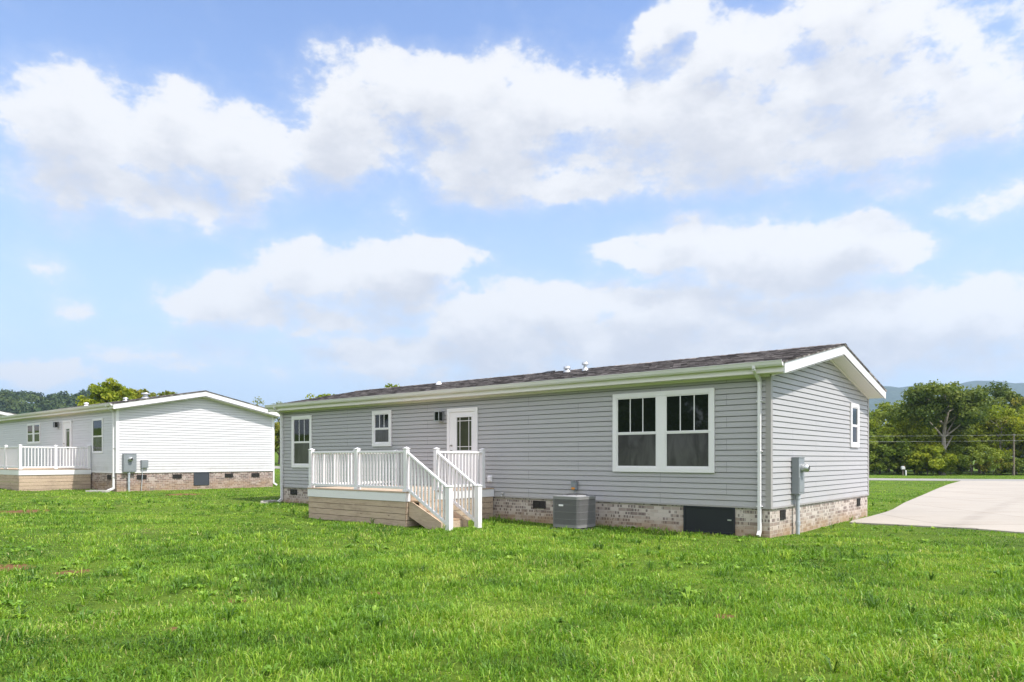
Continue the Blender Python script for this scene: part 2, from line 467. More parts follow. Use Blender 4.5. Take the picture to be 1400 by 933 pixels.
M['leaf_dark'] = mat_leaf("dark_green_leaves", [(0.0, (.055, .095, .02)), (0.5, (.115, .165, .03)), (1.0, (.21, .245, .045))])
M['leaf_olive'] = mat_leaf("olive_leaves", [(0.0, (.10, .13, .016)), (0.5, (.18, .21, .024)), (1.0, (.31, .28, .04))])
M['leaf_far'] = mat_leaf("far_forest_leaves", [(0.0, (.025, .05, .018)), (0.5, (.05, .085, .022)), (1.0, (.10, .135, .03))], 0.2)

# ------------------------------------------------------------------ ground
rng = np.random.default_rng(7)
def to_local(x, y, ox=CX, oy=CY):
    return (x - ox) * E1[0] + (y - oy) * E1[1], (x - ox) * E2[0] + (y - oy) * E2[1]
def to_world(lx, ly, ox=CX, oy=CY):
    return ox + lx * E1[0] + ly * E2[0], oy + lx * E1[1] + ly * E2[1]
def gz(x, y):
    x = np.asarray(x, float); y = np.asarray(y, float)
    u, v = to_local(x, y)
    s = np.clip(-u, 0, 170)
    z = 0.0003 * s * s
    near = np.exp(-((x * x + y * y) / 900.0))
    z = z + 0.018 * near * (np.sin(x * 1.3 + 0.6 * y) + np.sin(y * 1.7 - 0.8 * x + 1.0) + 0.7 * np.sin(2.9 * x + 1.1) * np.sin(2.3 * y))
    return z
def gzf(x, y): return float(gz(x, y))

def mat_ground():
    m, n = new_mat("lawn_soil_and_turf")
    co = obco(n)
    big = n.noise(co, 0.12, 5, 0.6); mid = n.noise(co, 0.9, 6, 0.65); fine = n.noise(co, 14, 7, 0.75)
    t = n.m('ADD', n.m('MULTIPLY', big, 0.3), n.m('ADD', n.m('MULTIPLY', mid, 0.35), n.m('MULTIPLY', fine, 0.35)))
    col = n.ramp(t, [(0.36, (.035, .06, .010)), (0.47, (.075, .125, .014)), (0.56, (.115, .175, .02)), (0.68, (.19, .20, .06))])
    thin = n.step(n.noise(co, 0.55, 6, 0.7), 0.60, 0.70)
    col = n.mix(n.m('MULTIPLY', thin, 0.45), col, rgb(.20, .155, .085))
    for (px, py, r) in PATCHES:
        dd = n.v('DISTANCE', n.v('MULTIPLY', co, (1, 1, 0)), (px, py, 0))
        dd = n.m('ADD', n.m('DIVIDE', dd, r), n.m('MULTIPLY', n.m('SUBTRACT', n.noise(co, 2.6, 5, 0.7), 0.5), 1.4))
        soil = n.mix(fine, rgb(.09, .045, .02), rgb(.26, .145, .07))
        col = n.mix(n.step(dd, 1.0, 0.6), col, soil)
    finish(n, col, 0.95, 0.1, fine, 0, 0.8, 0.04)
    return m
def ground_pt(px, py, drop=CAM_Z):
    Z = drop * F_PX / (py - HORIZON)
    return ((px - 700) / F_PX * Z, Z)
PATCHES = []
for (px, py, r) in ((8, 768, 0.42), (96, 771, 0.30), (30, 700, 0.9), (330, 822, 0.16), (240, 862, 0.12), (992, 842, 0.15), (250, 682, .9), (508, 810, .14)):
    x, y = ground_pt(px, py, CAM_Z - (0.1 if px < 200 else 0))
    PATCHES.append((x, y, r))
M['ground'] = mat_ground()

def axis_pts(lo, hi, fine_lo, fine_hi, step):
    a = list(np.arange(fine_lo, fine_hi + 1e-6, step))
    s = step; x = fine_hi
    while x < hi: s *= 1.25; x += s; a.append(min(x, hi))
    s = step; x = fine_lo
    while x > lo: s *= 1.25; x -= s; a.insert(0, max(x, lo))
    return np.array(a)
gx = axis_pts(-4500, 4500, -42, 42, 0.7); gy = axis_pts(-600, 5200, -8, 66, 0.7)
X, Y = np.meshgrid(gx, gy, indexing='ij')
nx, ny = X.shape
idx = np.arange(nx * ny).reshape(nx, ny)
q = np.stack([idx[:-1, :-1], idx[1:, :-1], idx[1:, 1:], idx[:-1, 1:]], -1).reshape(-1, 4)
ground = np_mesh("ground", np.stack([X, Y, gz(X, Y)], -1).reshape(-1, 3), q.ravel(), np.full(len(q), 4), M['ground'], smooth=True)
tag(ground, "wide green lawn with a few bare clay patches around the houses", "ground", kind='structure')

def ribbon(name, left, right, mat, lift, cols=6, drop=0.06):
    """paved sheet between two polylines of equal length, with side skirts"""
    left = np.array(left); right = np.array(right); n = len(left)
    vs = []
    t = np.linspace(0, 1, cols + 1)
    for l, r in zip(left, right):
        P = l[None] * (1 - t[:, None]) + r[None] * t[:, None]
        z = gz(P[:, 0], P[:, 1]) + lift
        row = [(P[0, 0], P[0, 1], z[0] - drop)] + [(p[0], p[1], zz) for p, zz in zip(P, z)] + [(P[-1, 0], P[-1, 1], z[-1] - drop)]
        vs.append(row)
    vs = np.array(vs); w = cols + 3
    top = vs[0].copy(); top[:, 2] = np.minimum(top[:, 2], top[:, 2] - drop); 
    vs = np.concatenate([top[None], vs], 0); n += 1
    ii = np.arange(n * w).reshape(n, w)
    q = np.stack([ii[:-1, :-1], ii[:-1, 1:], ii[1:, 1:], ii[1:, :-1]], -1).reshape(-1, 4)
    return np_mesh(name, vs.reshape(-1, 3), q.ravel(), np.full(len(q), 4), mat)

ROAD = lambda x: 54.8 - 0.2 * (x - 26)
rx = np.linspace(-150, 190, 120)
road = ribbon("road", [(x, ROAD(x) + 2.6) for x in rx], [(x, ROAD(x) - 2.6) for x in rx], M['road'], 0.03)
tag(road, "pale grey country road running behind the houses", "road", kind='structure')
dl = [(0.22, 4.62), (0.12, 5.2), (0.12, 7.0), (0.10, 8.7), (0.0, 9.6), (-0.12, 10.6), (-0.5, 14), (-1.2, 21), (-2.0, 29), (-2.7, 36.5), (-2.95, 40.4), (-3.3, 45.4)]
dr = [(6.9, 4.62), (6.95, 5.2), (6.95, 7.0), (6.9, 8.7), (6.9, 9.6), (6.8, 10.6), (6.6, 14), (6.3, 21), (6.2, 29), (6.3, 38), (6.6, 44), (7.6, 51.2)]
drive = ribbon("driveway", [to_world(*p) for p in dl], [to_world(*p) for p in dr], M['concrete'], 0.032, 8, 0.10)
tag(drive, "pale concrete driveway beside the grey house leading to the road", "driveway", kind='structure')
# second drive between the houses, running up to the road
wl = [(-22.3, 8.0 + k * 2.2) for k in range(12)]
# ------------------------------------------------------------------ houses
EXPO = 0.1138
ZB = 0.60                      # top of the brick skirting / bottom of the siding
ZT = 3.17                      # top of the long walls
SL = 0.2036                    # roof pitch
EO, GO = 0.27, 0.38            # eave and gable overhang
def roof_top(y): return 3.425 + SL * (min(y, HW - y) + EO)

def siding_run(mb, axis, c, sign, lo, hi, z0, ztop, clip=None, lip=0.018):
    """courses of lapped siding on a wall; axis 0: wall along x at y=c, axis 1: wall along y at x=c; sign = outward"""
    i = 0
    while True:
        za = z0 + i * EXPO; zb = min(za + EXPO, ztop)
        if za >= ztop - 0.004: break
        if clip:
            a0, a1 = clip(za); b0, b1 = clip(zb)
            if a1 - a0 < 0.05: break
            if b1 < b0: b0 = b1 = (b0 + b1) / 2
        else:
            a0, a1, b0, b1 = lo, hi, lo, hi
        lap = 0.013
        o0, o1, ob = c + sign * lip, c + sign * 0.004, c - sign * 0.016
        zc = za + lap
        if axis == 0:
            vs = [(a0, o0, zc), (a1, o0, zc), (b1, o1, zb), (b0, o1, zb), (a0, ob, zc), (a1, ob, zc), (a0, ob, za), (a1, ob, za), (a0, o1, za), (a1, o1, za)]
        else:
            vs = [(o0, a0, zc), (o0, a1, zc), (o1, b1, zb), (o1, b0, zb), (ob, a0, zc), (ob, a1, zc), (ob, a0, za), (ob, a1, za), (o1, a0, za), (o1, a1, za)]
        f = [(0, 1, 2, 3), (4, 5, 1, 0), (6, 7, 5, 4), (8, 9, 7, 6)]
        if (axis == 0) == (sign > 0): f = [tuple(reversed(t)) for t in f]
        mb.add(vs, f)
        i += 1

def gable_clip(z):
    """extent along y of the gable wall at height z, below the rake soffit"""
    if z <= 3.21: return (0.0, HW)
    d = (z - 3.21) / SL
    return (d, HW - d)

# frames map (t, z, out) to local coordinates
def fr_long(t, z, o): return (-t, -o, z)
def fr_gable(t, z, o): return (o, t, z)
OFF = 0.0
def fbox(mb, fr, t0, t1, z0, z1, o0, o1):
    o0 += OFF; o1 += OFF
    a = fr(t0, z0, o0); b = fr(t1, z1, o1)
    return mb.box(min(a[0], b[0]), max(a[0], b[0]), min(a[1], b[1]), max(a[1], b[1]), z0, z1)

def with_offset(d):
    def deco(fn):
        def w(*a, **k):
            global OFF
            OFF = d
            try: return fn(*a, **k)
            finally: OFF = 0.0
        return w
    return deco

@with_offset(0.012)
def window(house, fr, t0, t1, z0, z1, trim=0.085, muntins=2, units=1, casing=True):
    w = MB()
    ow = 0.036 if casing else 0.026
    fbox(w, fr, t0, t0 + trim, z0, z1, 0.0, ow); fbox(w, fr, t1 - trim, t1, z0, z1, 0.0, ow)
    fbox(w, fr, t0 + trim, t1 - trim, z1 - trim, z1, 0.0, ow); fbox(w, fr, t0 + trim, t1 - trim, z0, z0 + trim, 0.0, ow)
    iw0, iw1 = t0 + trim, t1 - trim
    mull = 0.2
    cells = [(iw0, iw1)]
    if units == 2:
        mid = (iw0 + iw1) / 2
        fbox(w, fr, mid - mull / 2, mid + mull / 2, z0 + trim, z1 - trim, 0.0, ow - 0.006)
        cells = [(iw0, mid - mull / 2), (mid + mull / 2, iw1)]
    win = w.build("window", M['white'], house, 0.004)
    for (c0, c1) in cells:
        b, tp = z0 + trim, z1 - trim
        mz = b + (tp - b) * 0.485
        sf = 0.032
        for (zz0, zz1, kind) in ((mz, tp, 'u'), (b, mz, 'l')):
            o1 = 0.024 if kind == 'u' else 0.018
            s = MB()
            fbox(s, fr, c0, c0 + sf, zz0, zz1, 0.0, o1); fbox(s, fr, c1 - sf, c1, zz0, zz1, 0.0, o1)
            fbox(s, fr, c0 + sf, c1 - sf, zz0, zz0 + sf * 1.1, 0.0, o1); fbox(s, fr, c0 + sf, c1 - sf, zz1 - sf * 0.8, zz1, 0.0, o1)
            s.build("sash", M['white'], win, 0.003)
            p = MB(); fbox(p, fr, c0 + sf, c1 - sf, zz0 + sf * 1.1, zz1 - sf * .8, -0.01, 0.009)
            p.build("pane" if kind == 'u' else "insect_screen", M['glass'] if kind == 'u' else M['screen'], win)
            if kind == 'u' and muntins:
                mm = MB()
                for k in range(1, muntins + 1):
                    t = c0 + sf + (c1 - c0 - 2 * sf) * k / (muntins + 1)
                    fbox(mm, fr, t - 0.010, t + 0.010, zz0 + sf * 1.1, zz1 - sf * .8, 0.007, 0.016)
                mm.build("muntin", M['white'], win)
    return win

@with_offset(0.012)
def entry_door(house, fr, t0, t1, zf, zt, g0, g1, gz0, gz1, hinge_knob):
    trim = 0.10
    c = MB()
    fbox(c, fr, t0, t0 + trim, zf, zt, 0.0, 0.04); fbox(c, fr, t1 - trim, t1, zf, zt, 0.0, 0.04)
    fbox(c, fr, t0 + trim, t1 - trim, zt - trim, zt, 0.0, 0.04)
    fbox(c, fr, t0 + trim, t1 - trim, zf, zf + 0.04, 0.0, 0.05)
    d = c.build("door_frame", M['white'], house, 0.004)
    s = MB()
    a0, a1, b0, b1 = t0 + trim, t1 - trim, zf + 0.04, zt - trim
    fbox(s, fr, a0, g0, b0, b1, 0.0, 0.02); fbox(s, fr, g1, a1, b0, b1, 0.0, 0.02)
    fbox(s, fr, g0, g1, gz1, b1, 0.0, 0.02); fbox(s, fr, g0, g1, b0, gz0, 0.0, 0.02)
    m2 = 0.03                                    # moulding round the glass and the two lower panels
    for (x0, x1, y0, y1) in ((g0 - m2, g1 + m2, gz1, gz1 + m2), (g0 - m2, g1 + m2, gz0 - m2, gz0), (g0 - m2, g0, gz0, gz1), (g1, g1 + m2, gz0, gz1)):
        fbox(s, fr, x0, x1, y0, y1, 0.018, 0.032)
    midt = (a0 + a1) / 2
    for (x0, x1) in ((a0 + 0.12, midt - 0.05), (midt + 0.05, a1 - 0.12)):
        fbox(s, fr, x0, x1, b0 + 0.18, gz0 - 0.22, 0.018, 0.028)
    door = s.build("door", M['white'], house, 0.003)
    p = MB(); fbox(p, fr, g0, g1, gz0, gz1, -0.01, 0.010); p.build("door_glass", M['door_glass'], door)
    mm = MB()
    gw, gh = g1 - g0, gz1 - gz0
    for t in (g0 + gw * .2, g1 - gw * .2): fbox(mm, fr, t - .008, t + .008, gz0, gz1, 0.009, 0.018)
    for z in (gz0 + gh * .11, gz1 - gh * .11): fbox(mm, fr, g0, g1, z - .008, z + .008, 0.008, 0.0165)
    mm.build("muntin", M['white'], door)
    kt = hinge_knob
    for z, r, nm in ((zf + 0.95, 0.03, "handle"), (zf + 1.1, 0.026, "deadbolt")):
        k = MB()
        k.tube([fr(kt, z, 0.028), fr(kt, z, 0.06), fr(kt, z, 0.07), fr(kt, z, 0.095)], [r, r * .5, r, r * .7], 12)
        k.build(nm, M['knob'], door)

def foundation_vent(house, fr, t, z, w=0.38, h=0.185, rim=None):
    b = MB()
    fbox(b, fr, t - w / 2, t + w / 2, z - h / 2, z + h / 2, -0.03, 0.004)
    n = 6
    for k in range(n):
        zz = z - h / 2 + h * (k + 0.5) / n
        fbox(b, fr, t - w / 2 + .02, t + w / 2 - .02, zz - 0.004, zz + 0.004, 0.004, 0.012)
    for (x0, x1) in ((t - w / 2, t - w / 2 + .018), (t + w / 2 - .018, t + w / 2), (t - .006, t + .006)):
        fbox(b, fr, x0, x1, z - h / 2, z + h / 2, 0.003, 0.015)
    b.build("foundation_vent", M['vent'], house)

def downspout(house, fr, t, ztop, zbot, gutter_out, kick, sx=0.045, sy=0.033):
    d = MB()
    def seg(p, q): d.bar(fr(*p), fr(*q), 0.085, 0.06, upv=fr(1, 0, 0) if fr is fr_long else (0, 1, 0))
    seg((t, ztop, gutter_out), (t, ztop - 0.10, gutter_out))
    seg((t, ztop - 0.085, gutter_out + .01), (t, ztop - 0.30, 0.045))
    seg((t, ztop - 0.27, 0.052), (t, zbot + 0.10, 0.052))
    seg((t, zbot + 0.125, 0.045), (t, zbot + 0.02, kick))
    for z in (ztop - 0.7, (ztop + zbot) / 2, zbot + 0.6):
        fbox(d, fr, t - 0.06, t + 0.06, z - 0.012, z + 0.012, 0.019, 0.086)
    d.build("downspout", M['white_paint'], house, 0.008)

def build_house(ox, oy, oz, name_label, sid, brk, trimm, base_drop, rear_detail=True):
    h = empty("house", (ox, oy, oz), HOUSE_ROT, name_label, "house", "single-storey houses side by side on the lawn")
    x0, x1, y0, y1 = -HL, 0.0, 0.0, HW
    # walls: lapped siding on all four sides
    for (ax, c, sg, lo, hi, cl, zt) in ((0, 0.0, -1, x0, x1, None, ZT + .06), (0, HW, 1, x0, x1, None, ZT + .06),
                                        (1, 0.0, 1, 0, HW, gable_clip, 4.2), (1, -HL, -1, 0, HW, gable_clip, 4.2)):
        mb = MB(); siding_run(mb, ax, c, sg, lo, hi, ZB, zt, cl)
        mb.build("wall", sid, h, fixn=False)
    core = MB()
    poly = [(0.03, ZB), (HW - .03, ZB), (HW - .03, 3.22), (HW / 2, 3.22 + SL * HW / 2), (0.03, 3.22)]
    core.prism(poly, 0, x0 + .03, x1 - .03); core.build("wall_core", sid, h)
    # corner trim
    for (cx, cy, sx, sy) in ((x1, y0, 1, -1), (x1, y1, 1, 1), (x0, y0, -1, -1), (x0, y1, -1, 1)):
        cp = MB()
        cp.box(min(cx - sx * .085, cx + sx * .021), max(cx - sx * .085, cx + sx * .021), min(cy, cy + sy * .021), max(cy, cy + sy * .021), ZB - .015, 3.215)
        cp.box(min(cx, cx + sx * .022), max(cx, cx + sx * .022), min(cy - sy * .085, cy), max(cy - sy * .085, cy), ZB - .015, 3.205)
        cp.build("corner_trim", trimm, h, 0.003)
    # brick skirting, set back under the siding lip
    bs = MB(); t = 0.10
    bs.box(x0 + .012, x1 - .012, .012, .012 + t, -base_drop, ZB - .002); bs.box(x0 + .012, x1 - .012, y1 - .012 - t, y1 - .012, -base_drop, ZB - .002)
    bs.box(x1 - .012 - t, x1 - .012, .012 + t, y1 - .012 - t, -base_drop, ZB - .002); bs.box(x0 + .012, x0 + .012 + t, .012 + t, y1 - .012 - t, -base_drop, ZB - .002)
    bs.build("brick_skirting", brk, h)
    st = MB()
    st.box(x0 - .004, x1 + .004, -.024, .03, ZB - .022, ZB + .012); st.box(x1 - .03, x1 + .024, -.003, y1, ZB - .0225, ZB + .0115)
    st.build("starter_strip", trimm, h)
    # roof
    rt = MB()
    ey = -EO; rz = lambda y: roof_top(y)
    xa, xb = x0 - GO - .02, x1 + GO + .02
    th = 0.03
    prof = [(ey - .03, rz(0) - SL * (EO + .03)), (HW / 2, 3.425 + SL * (HW / 2 + EO)), (HW - ey + .03, rz(0) - SL * (EO + .03))]
    rng_l = random.Random(3)
    # shingle courses: each a shallow step
    nC = 28
    for side in (0, 1):
        e, r = (prof[0], prof[1]) if side == 0 else (prof[2], prof[1])
        for k in range(nC):
            f0, f1 = k / nC, (k + 1) / nC
            ya, yb = e[0] + (r[0] - e[0]) * f0, e[0] + (r[0] - e[0]) * f1
            za, zb = e[1] + (r[1] - e[1]) * f0, e[1] + (r[1] - e[1]) * f1
            vs = [(xa, ya, za + .012), (xb, ya, za + .012), (xb, yb, zb + .003), (xa, yb, zb + .003), (xa, ya, za - .004), (xb, ya, za - .004)]
            f = [(0, 1, 2, 3), (4, 5, 1, 0)]
            if side: f = [tuple(reversed(q)) for q in f]
            rt.add(vs, f)
    pl = [(prof[0][0], prof[0][1] - th), (prof[1][0], prof[1][1] - th), (prof[2][0], prof[2][1] - th), (prof[2][0], prof[2][1] + .001), (prof[1][0], prof[1][1] + .001), (prof[0][0], prof[0][1] + .001)]
    rt.prism(pl, 0, xa + .002, xb - .002)
    n = 90
    for k in range(n):                           # ridge caps
        a = xa + (xb - xa) * k / n; b = a + (xb - xa) / n * 1.06; zc = prof[1][1]
        vs = [(a, HW / 2 - .15, zc - .15 * SL + .018), (b, HW / 2 - .15, zc - .15 * SL + .010), (b, HW / 2, zc + .016), (a, HW / 2, zc + .026), (b, HW / 2 + .15, zc - .15 * SL + .010), (a, HW / 2 + .15, zc - .15 * SL + .018)]
        rt.add(vs, [(0, 1, 2, 3), (3, 2, 4, 5)])
    roof = rt.build("roof", M['shingle'], h, fixn=False)
    # rake boards, fascia and soffits
    fd = 0.20
    def top(y): return roof_top(y) - th - .002
    for xg, sg in ((x1 + GO, 1), (x0 - GO, -1)):
        for (ya, yb) in ((-EO, HW / 2), (HW + EO, HW / 2)):
            rk = MB()
            pa, pb = top(ya if ya < HW / 2 else ya), top(HW / 2)
            za = 3.425 - th - .002 if abs(ya - HW / 2) > 3 else pb
            poly = [(ya, za), (yb, pb), (yb, pb - fd), (ya, za - fd)]
            rk.prism(poly, 0, min(xg, xg - sg * .024), max(xg, xg - sg * .024))
            rk.build("rake_board", M['white_paint'], h)
    fa = MB()
    fa.box(x0 - GO + .025, x1 + GO - .025, -EO - .001, -EO + .021, 3.222, 3.39); fa.box(x0 - GO + .025, x1 + GO - .025, HW + EO - .021, HW + EO + .001, 3.222, 3.39)
    fa.build("fascia", M['soffit'], h)
    so = MB()
    so.box(x0 - GO + .026, x1 + GO - .026, -EO + .021, -.0, 3.222, 3.24); so.box(x0 - GO + .026, x1 + GO - .026, HW, HW + EO - .021, 3.222, 3.24)
    for xg, sg in ((x1, 1), (x0, -1)):           # sloping soffit under the gable overhang
        xs = sorted((xg + sg * .0, xg + sg * (GO - .024)))
        for (ya, yb) in ((.001, HW / 2), (HW - .001, HW / 2)):
            za = 3.205 + SL * (min(ya, HW - ya)) + .012; zb = 3.205 + SL * HW / 2 + .012
            so.prism([(ya, za), (yb, zb), (yb, zb + .014), (ya, za + .014)], 0, xs[0], xs[1])
        ts = sorted((xg + sg * .0, xg + sg * .03))
        for (ya, yb) in ((0.0, HW / 2), (HW, HW / 2)):  # J-channel along the rake
            za = 3.205 + .010; zb = 3.205 + SL * HW / 2 + .010
            so.prism([(ya, za - .035), (yb, zb - .035), (yb, zb), (ya, za)], 0, ts[0], ts[1])
    nrib = int((x1 - x0) / 0.3)
    for k in range(nrib):                        # soffit grooves
        x = x0 + .15 + k * .3
        so.box(x - .004, x + .004, -EO + .03, -.04, 3.2185, 3.2225)
    so.box(x0, x1, -.035, -.0, 3.175, 3.2219)
    so.build("soffit", M['soffit'], h)
    gu = MB()
    gp = lambda s: [(s(0), 3.33), (s(.075), 3.33), (s(.10), 3.365), (s(.115), 3.415), (s(.125), 3.425), (s(.125), 3.435), (s(.11), 3.435), (s(.10), 3.40), (s(.0), 3.40)]
    gu.prism(gp(lambda v: -EO - .001 - v), 0, x0 - GO, x1 + GO - .02)
    gu.build("gutter", M['white_paint'], h)
    gu2 = MB(); gu2.prism(gp(lambda v: HW + EO + .001 + v), 0, x0 - GO, x1 + GO - .02); gu2.build("gutter", M['white_paint'], h)
    return h, roof

def roof_vent(roof, x, y, hgt, r, cap, mat):
    v = MB(); z = roof_top(y)
    v.tube([(x, y, z - .05), (x, y, z + hgt)], r, 12)
    if cap:
        v.tube([(x, y, z + hgt - .01), (x, y, z + hgt + .05), (x, y, z + hgt + .075)], [r * 1.9, r * 1.9, r * .6], 14)
    v.tube([(x, y, z - .02), (x, y, z + .03), (x, y, z + .09)], [r * 2.1, r * 1.8, r * 1.05], 12)
    v.build("roof_vent", mat, roof)

grey, groof = build_house(CX, CY, 0.0, "grey vinyl-sided house with brown shingle roof and tan brick skirting", M['siding'], M['brick'], M['trim_grey'], 0.15)
window(grey, fr_long, 1.14, 3.58, 1.275, 3.03, 0.10, 2, 2)
window(grey, fr_long, 15.26, 16.42, 1.275, 3.02, 0.10, 2, 1)
window(grey, fr_long, 11.24, 12.12, 1.94, 3.02, 0.10, 2, 1)
window(grey, fr_gable, 5.43, 6.17, 1.86, 2.99, 0.10, 0, 1)
entry_door(grey, fr_long, 7.76, 8.90, 0.83, 2.94, 7.98, 8.53, 1.80, 2.69, 8.72)
for s in (16.35, 5.72): foundation_vent(grey, fr_long, s, 0.44)
for v in (0.69, 6.25): foundation_vent(grey, fr_gable, v, 0.43, 0.26, 0.2)
cd = MB()
fbox(cd, fr_long, 0.715, 1.84, 0.03, 0.585, -0.02, 0.012)
for (a, b, c, d) in ((0.715, 1.84, 0.545, 0.585), (0.715, 1.84, 0.03, 0.07), (0.715, .755, 0.07, .545), (1.80, 1.84, .07, .545)):
    fbox(cd, fr_long, a, b, c, d, 0.010, 0.024)
hatch = cd.build("crawl_space_door", M['black'], grey, 0.003)
hb = MB(); fbox(hb, fr_long, 0.78, 0.86, 0.31, 0.335, 0.011, 0.03); hb.build("handle", M['galv'], hatch)
downspout(grey, fr_long, 0.19, 3.40, 0.03, EO + .06, 0.12)
downspout(grey, fr_long, 17.0, 3.40, 0.06, EO + .06, 0.20)
roof_vent(groof, -12.1, 2.75, 0.10, 0.055, False, M['white_paint'])
roof_vent(groof, -6.3, 2.85, 0.17, 0.05, True, M['galv'])
roof_vent(groof, -7.0, 2.95, 0.10, 0.055, True, M['galv'])
bx = MB(); bx.prism([(3.2, roof_top(3.2)), (3.45, roof_top(3.45)), (3.45, roof_top(3.45) + .06), (3.2, roof_top(3.2) + .04)], 0, -8.1, -7.8); bx.build("roof_vent", M['dark_metal'], groof)

# the white house
WZ = 0.405
white, wroof = build_house(WX, WY, WZ, "white vinyl-sided house with plain gable wall and mixed red brick skirting", M['siding_white'], M['brick_red'], M['white'], 0.75)
window(white, fr_long, 1.36, 2.5, 1.40, 2.90, 0.06, 0, 1, False)
window(white, fr_long, 9.1, 11.05, 1.93, 2.95, 0.07, 0, 2, False)
entry_door(white, fr_long, 4.9, 5.98, 0.78, 2.94, 5.12, 5.6, 1.62, 2.55, 5.78)
for v in (1.0, 2.5, 4.9, 6.25): foundation_vent(white, fr_gable, v, 0.40, 0.40, 0.18)
foundation_vent(white, fr_long, 0.75, 0.40)
cd = MB(); fbox(cd, fr_gable, 3.24, 3.95, -0.02, 0.575, -0.02, 0.012)
for (a, b, c, d) in ((3.24, 3.95, .535, .575), (3.24, 3.28, 0, .535), (3.91, 3.95, 0, .535)): fbox(cd, fr_gable, a, b, c, d, 0.01, 0.024)
cd.build("crawl_space_door", M['slate_panel'], white, 0.003)
downspout(white, fr_long, 0.17, 3.40, -0.17, EO + .06, 0.3)
dsp = MB()
dsp.bar((-.06, HW + EO + .06, 3.40), (-.06, HW + EO + .05, 3.28), .085, .06, (1, 0, 0)); dsp.bar((-.06, HW + EO + .06, 3.3), (-.06, HW + .05, 3.06), .085, .06, (1, 0, 0))
dsp.bar((-.06, HW + .052, 3.09), (-.06, HW + .052, -.02), .085, .06, (1, 0, 0)); dsp.bar((-.06, HW + .045, 0.0), (-.06, HW + .24, -.12), .085, .06, (1, 0, 0))
dsp.build("downspout", M['white_paint'], white, 0.008)
roof_vent(wroof, -4.1, 2.9, 0.20, 0.10, True, M['galv'])
roof_vent(wroof, -5.4, 2.5, 0.10, 0.06, True, M['galv'])
roof_vent(wroof, -9.8, 2.3, 0.10, 0.06, True, M['white_paint'])

# the third house, only its roof corner shows over the white one
TXY = (-38.2, 45.6)
third, troof = build_house(TXY[0] - 0.6, TXY[1], 1.02, "farthest house of the row, only a white roof corner showing", M['siding_white'], M['brick_red'], M['white'], 0.6)

# ------------------------------------------------------------------ decks
def post(deck, x, y, z0, z1, w=0.105):
    p = MB()
    p.box(x - w / 2, x + w / 2, y - w / 2, y + w / 2, z0, z1 - 0.03)
    p.box(x - w / 2 - .012, x + w / 2 + .012, y - w / 2 - .012, y + w / 2 + .012, z1 - .03, z1 - .012)
    vs = [(x - w / 2, y - w / 2, z1 - .012), (x + w / 2, y - w / 2, z1 - .012), (x + w / 2, y + w / 2, z1 - .012), (x - w / 2, y + w / 2, z1 - .012), (x, y, z1 + .02)]
    p.add(vs, [(0, 1, 4), (1, 2, 4), (2, 3, 4), (3, 0, 4)])
    p.box(x - w / 2 - .012, x + w / 2 + .012, y - w / 2 - .012, y + w / 2 + .012, z0, z0 + .05)
    return p.build("post", M['white'], deck, 0.004)

def railing(deck, p0, p1, zt0, zt1, zb0, zb1, gap=0.115):
    """rail panel between two posts; p = (x, y); heights of top and bottom rail at each end"""
    r = MB()
    d = Vector((p1[0] - p0[0], p1[1] - p0[1], 0)); L = d.length; d.normalize()
    a, b = 0.05, L - 0.05
    P = lambda t, z0, z1: Vector((p0[0], p0[1], 0)) + d * t + Vector((0, 0, z0 + (z1 - z0) * t / L))
    r.bar(P(a, zt0, zt1), P(b, zt0, zt1), 0.065, 0.05)
    ra = r.build("railing", M['white'], deck, 0.006)
    q = MB(); q.bar(P(a, zb0, zb1), P(b, zb0, zb1), 0.05, 0.06); q.build("bottom_rail", M['white'], ra, 0.004)
    n = max(2, int(round((L - 0.1) / gap)))
    for k in range(1, n):
        t = a + (b - a) * k / n
        v = MB(); lo = P(t, zb0, zb1); hi = P(t, zt0, zt1)
        v.bar(lo, hi, 0.034, 0.034, d)
        v.build("baluster", M['white'], ra)
    return ra

def deck_common(label, loc):
    return empty("deck", loc, HOUSE_ROT, label, "deck", "raised porches with white railings")

DZ = 0.815
deck = deck_common("raised wooden deck with white railings and steps before the grey house door", (CX, CY, 0))
S1, SN, WF, WN = 11.0, 7.2, 3.05, 2.02     # right end, left end, notch, front, notch depth
def boards(deck_o, rects, z, mat):
    f = MB()
    for (x0, x1, y0, y1) in rects:
        y = y0
        while y < y1 - .02:
            f.box(x0, x1, y, min(y + .136, y1), z - .03, z); y += .142
    f.build("floor_boards", mat, deck_o, 0.002)
boards(deck, [(-S1 - .02, -SN + .02, -WF - .02, -.03)], DZ, M['wood'])
fa = MB(); fz0, fz1 = DZ - .225, DZ - .032
fa.box(-S1 - .01, -SN + .01, -WF - .012, -WF + .012, fz0, fz1)                # front
fa.box(-S1 - .012, -S1 + .012, -WF + .013, -.03, fz0, fz1)                      # left end
fa.box(-SN - .012, -SN + .012, -WF + .013, -.03, fz0, fz1)                     # right end, behind the steps
fa.build("fascia_board", M['white'], deck, 0.003)
sk = MB()
zz = fz0 - .004; hb_ = 0.135
rj = random.Random(5)
while zz > -0.1:
    z0 = zz - hb_
    j = lambda: rj.uniform(-.004, .004)
    sk.box(-S1 + .012, -SN - .012 + j(), -WF + .004 + j(), -WF + .026, z0, zz)
    sk.box(-S1 + .013, -S1 + .035, -WF + .027, -.04, z0, zz)
    sk.box(-SN - .036, -SN - .014 + j(), -WF + .027, -.04, z0, zz)
    zz = z0 - .010
sk.build("skirt_boards", M['wood'], deck, 0.003)
PH = 1.01
front_y = -WF + .06
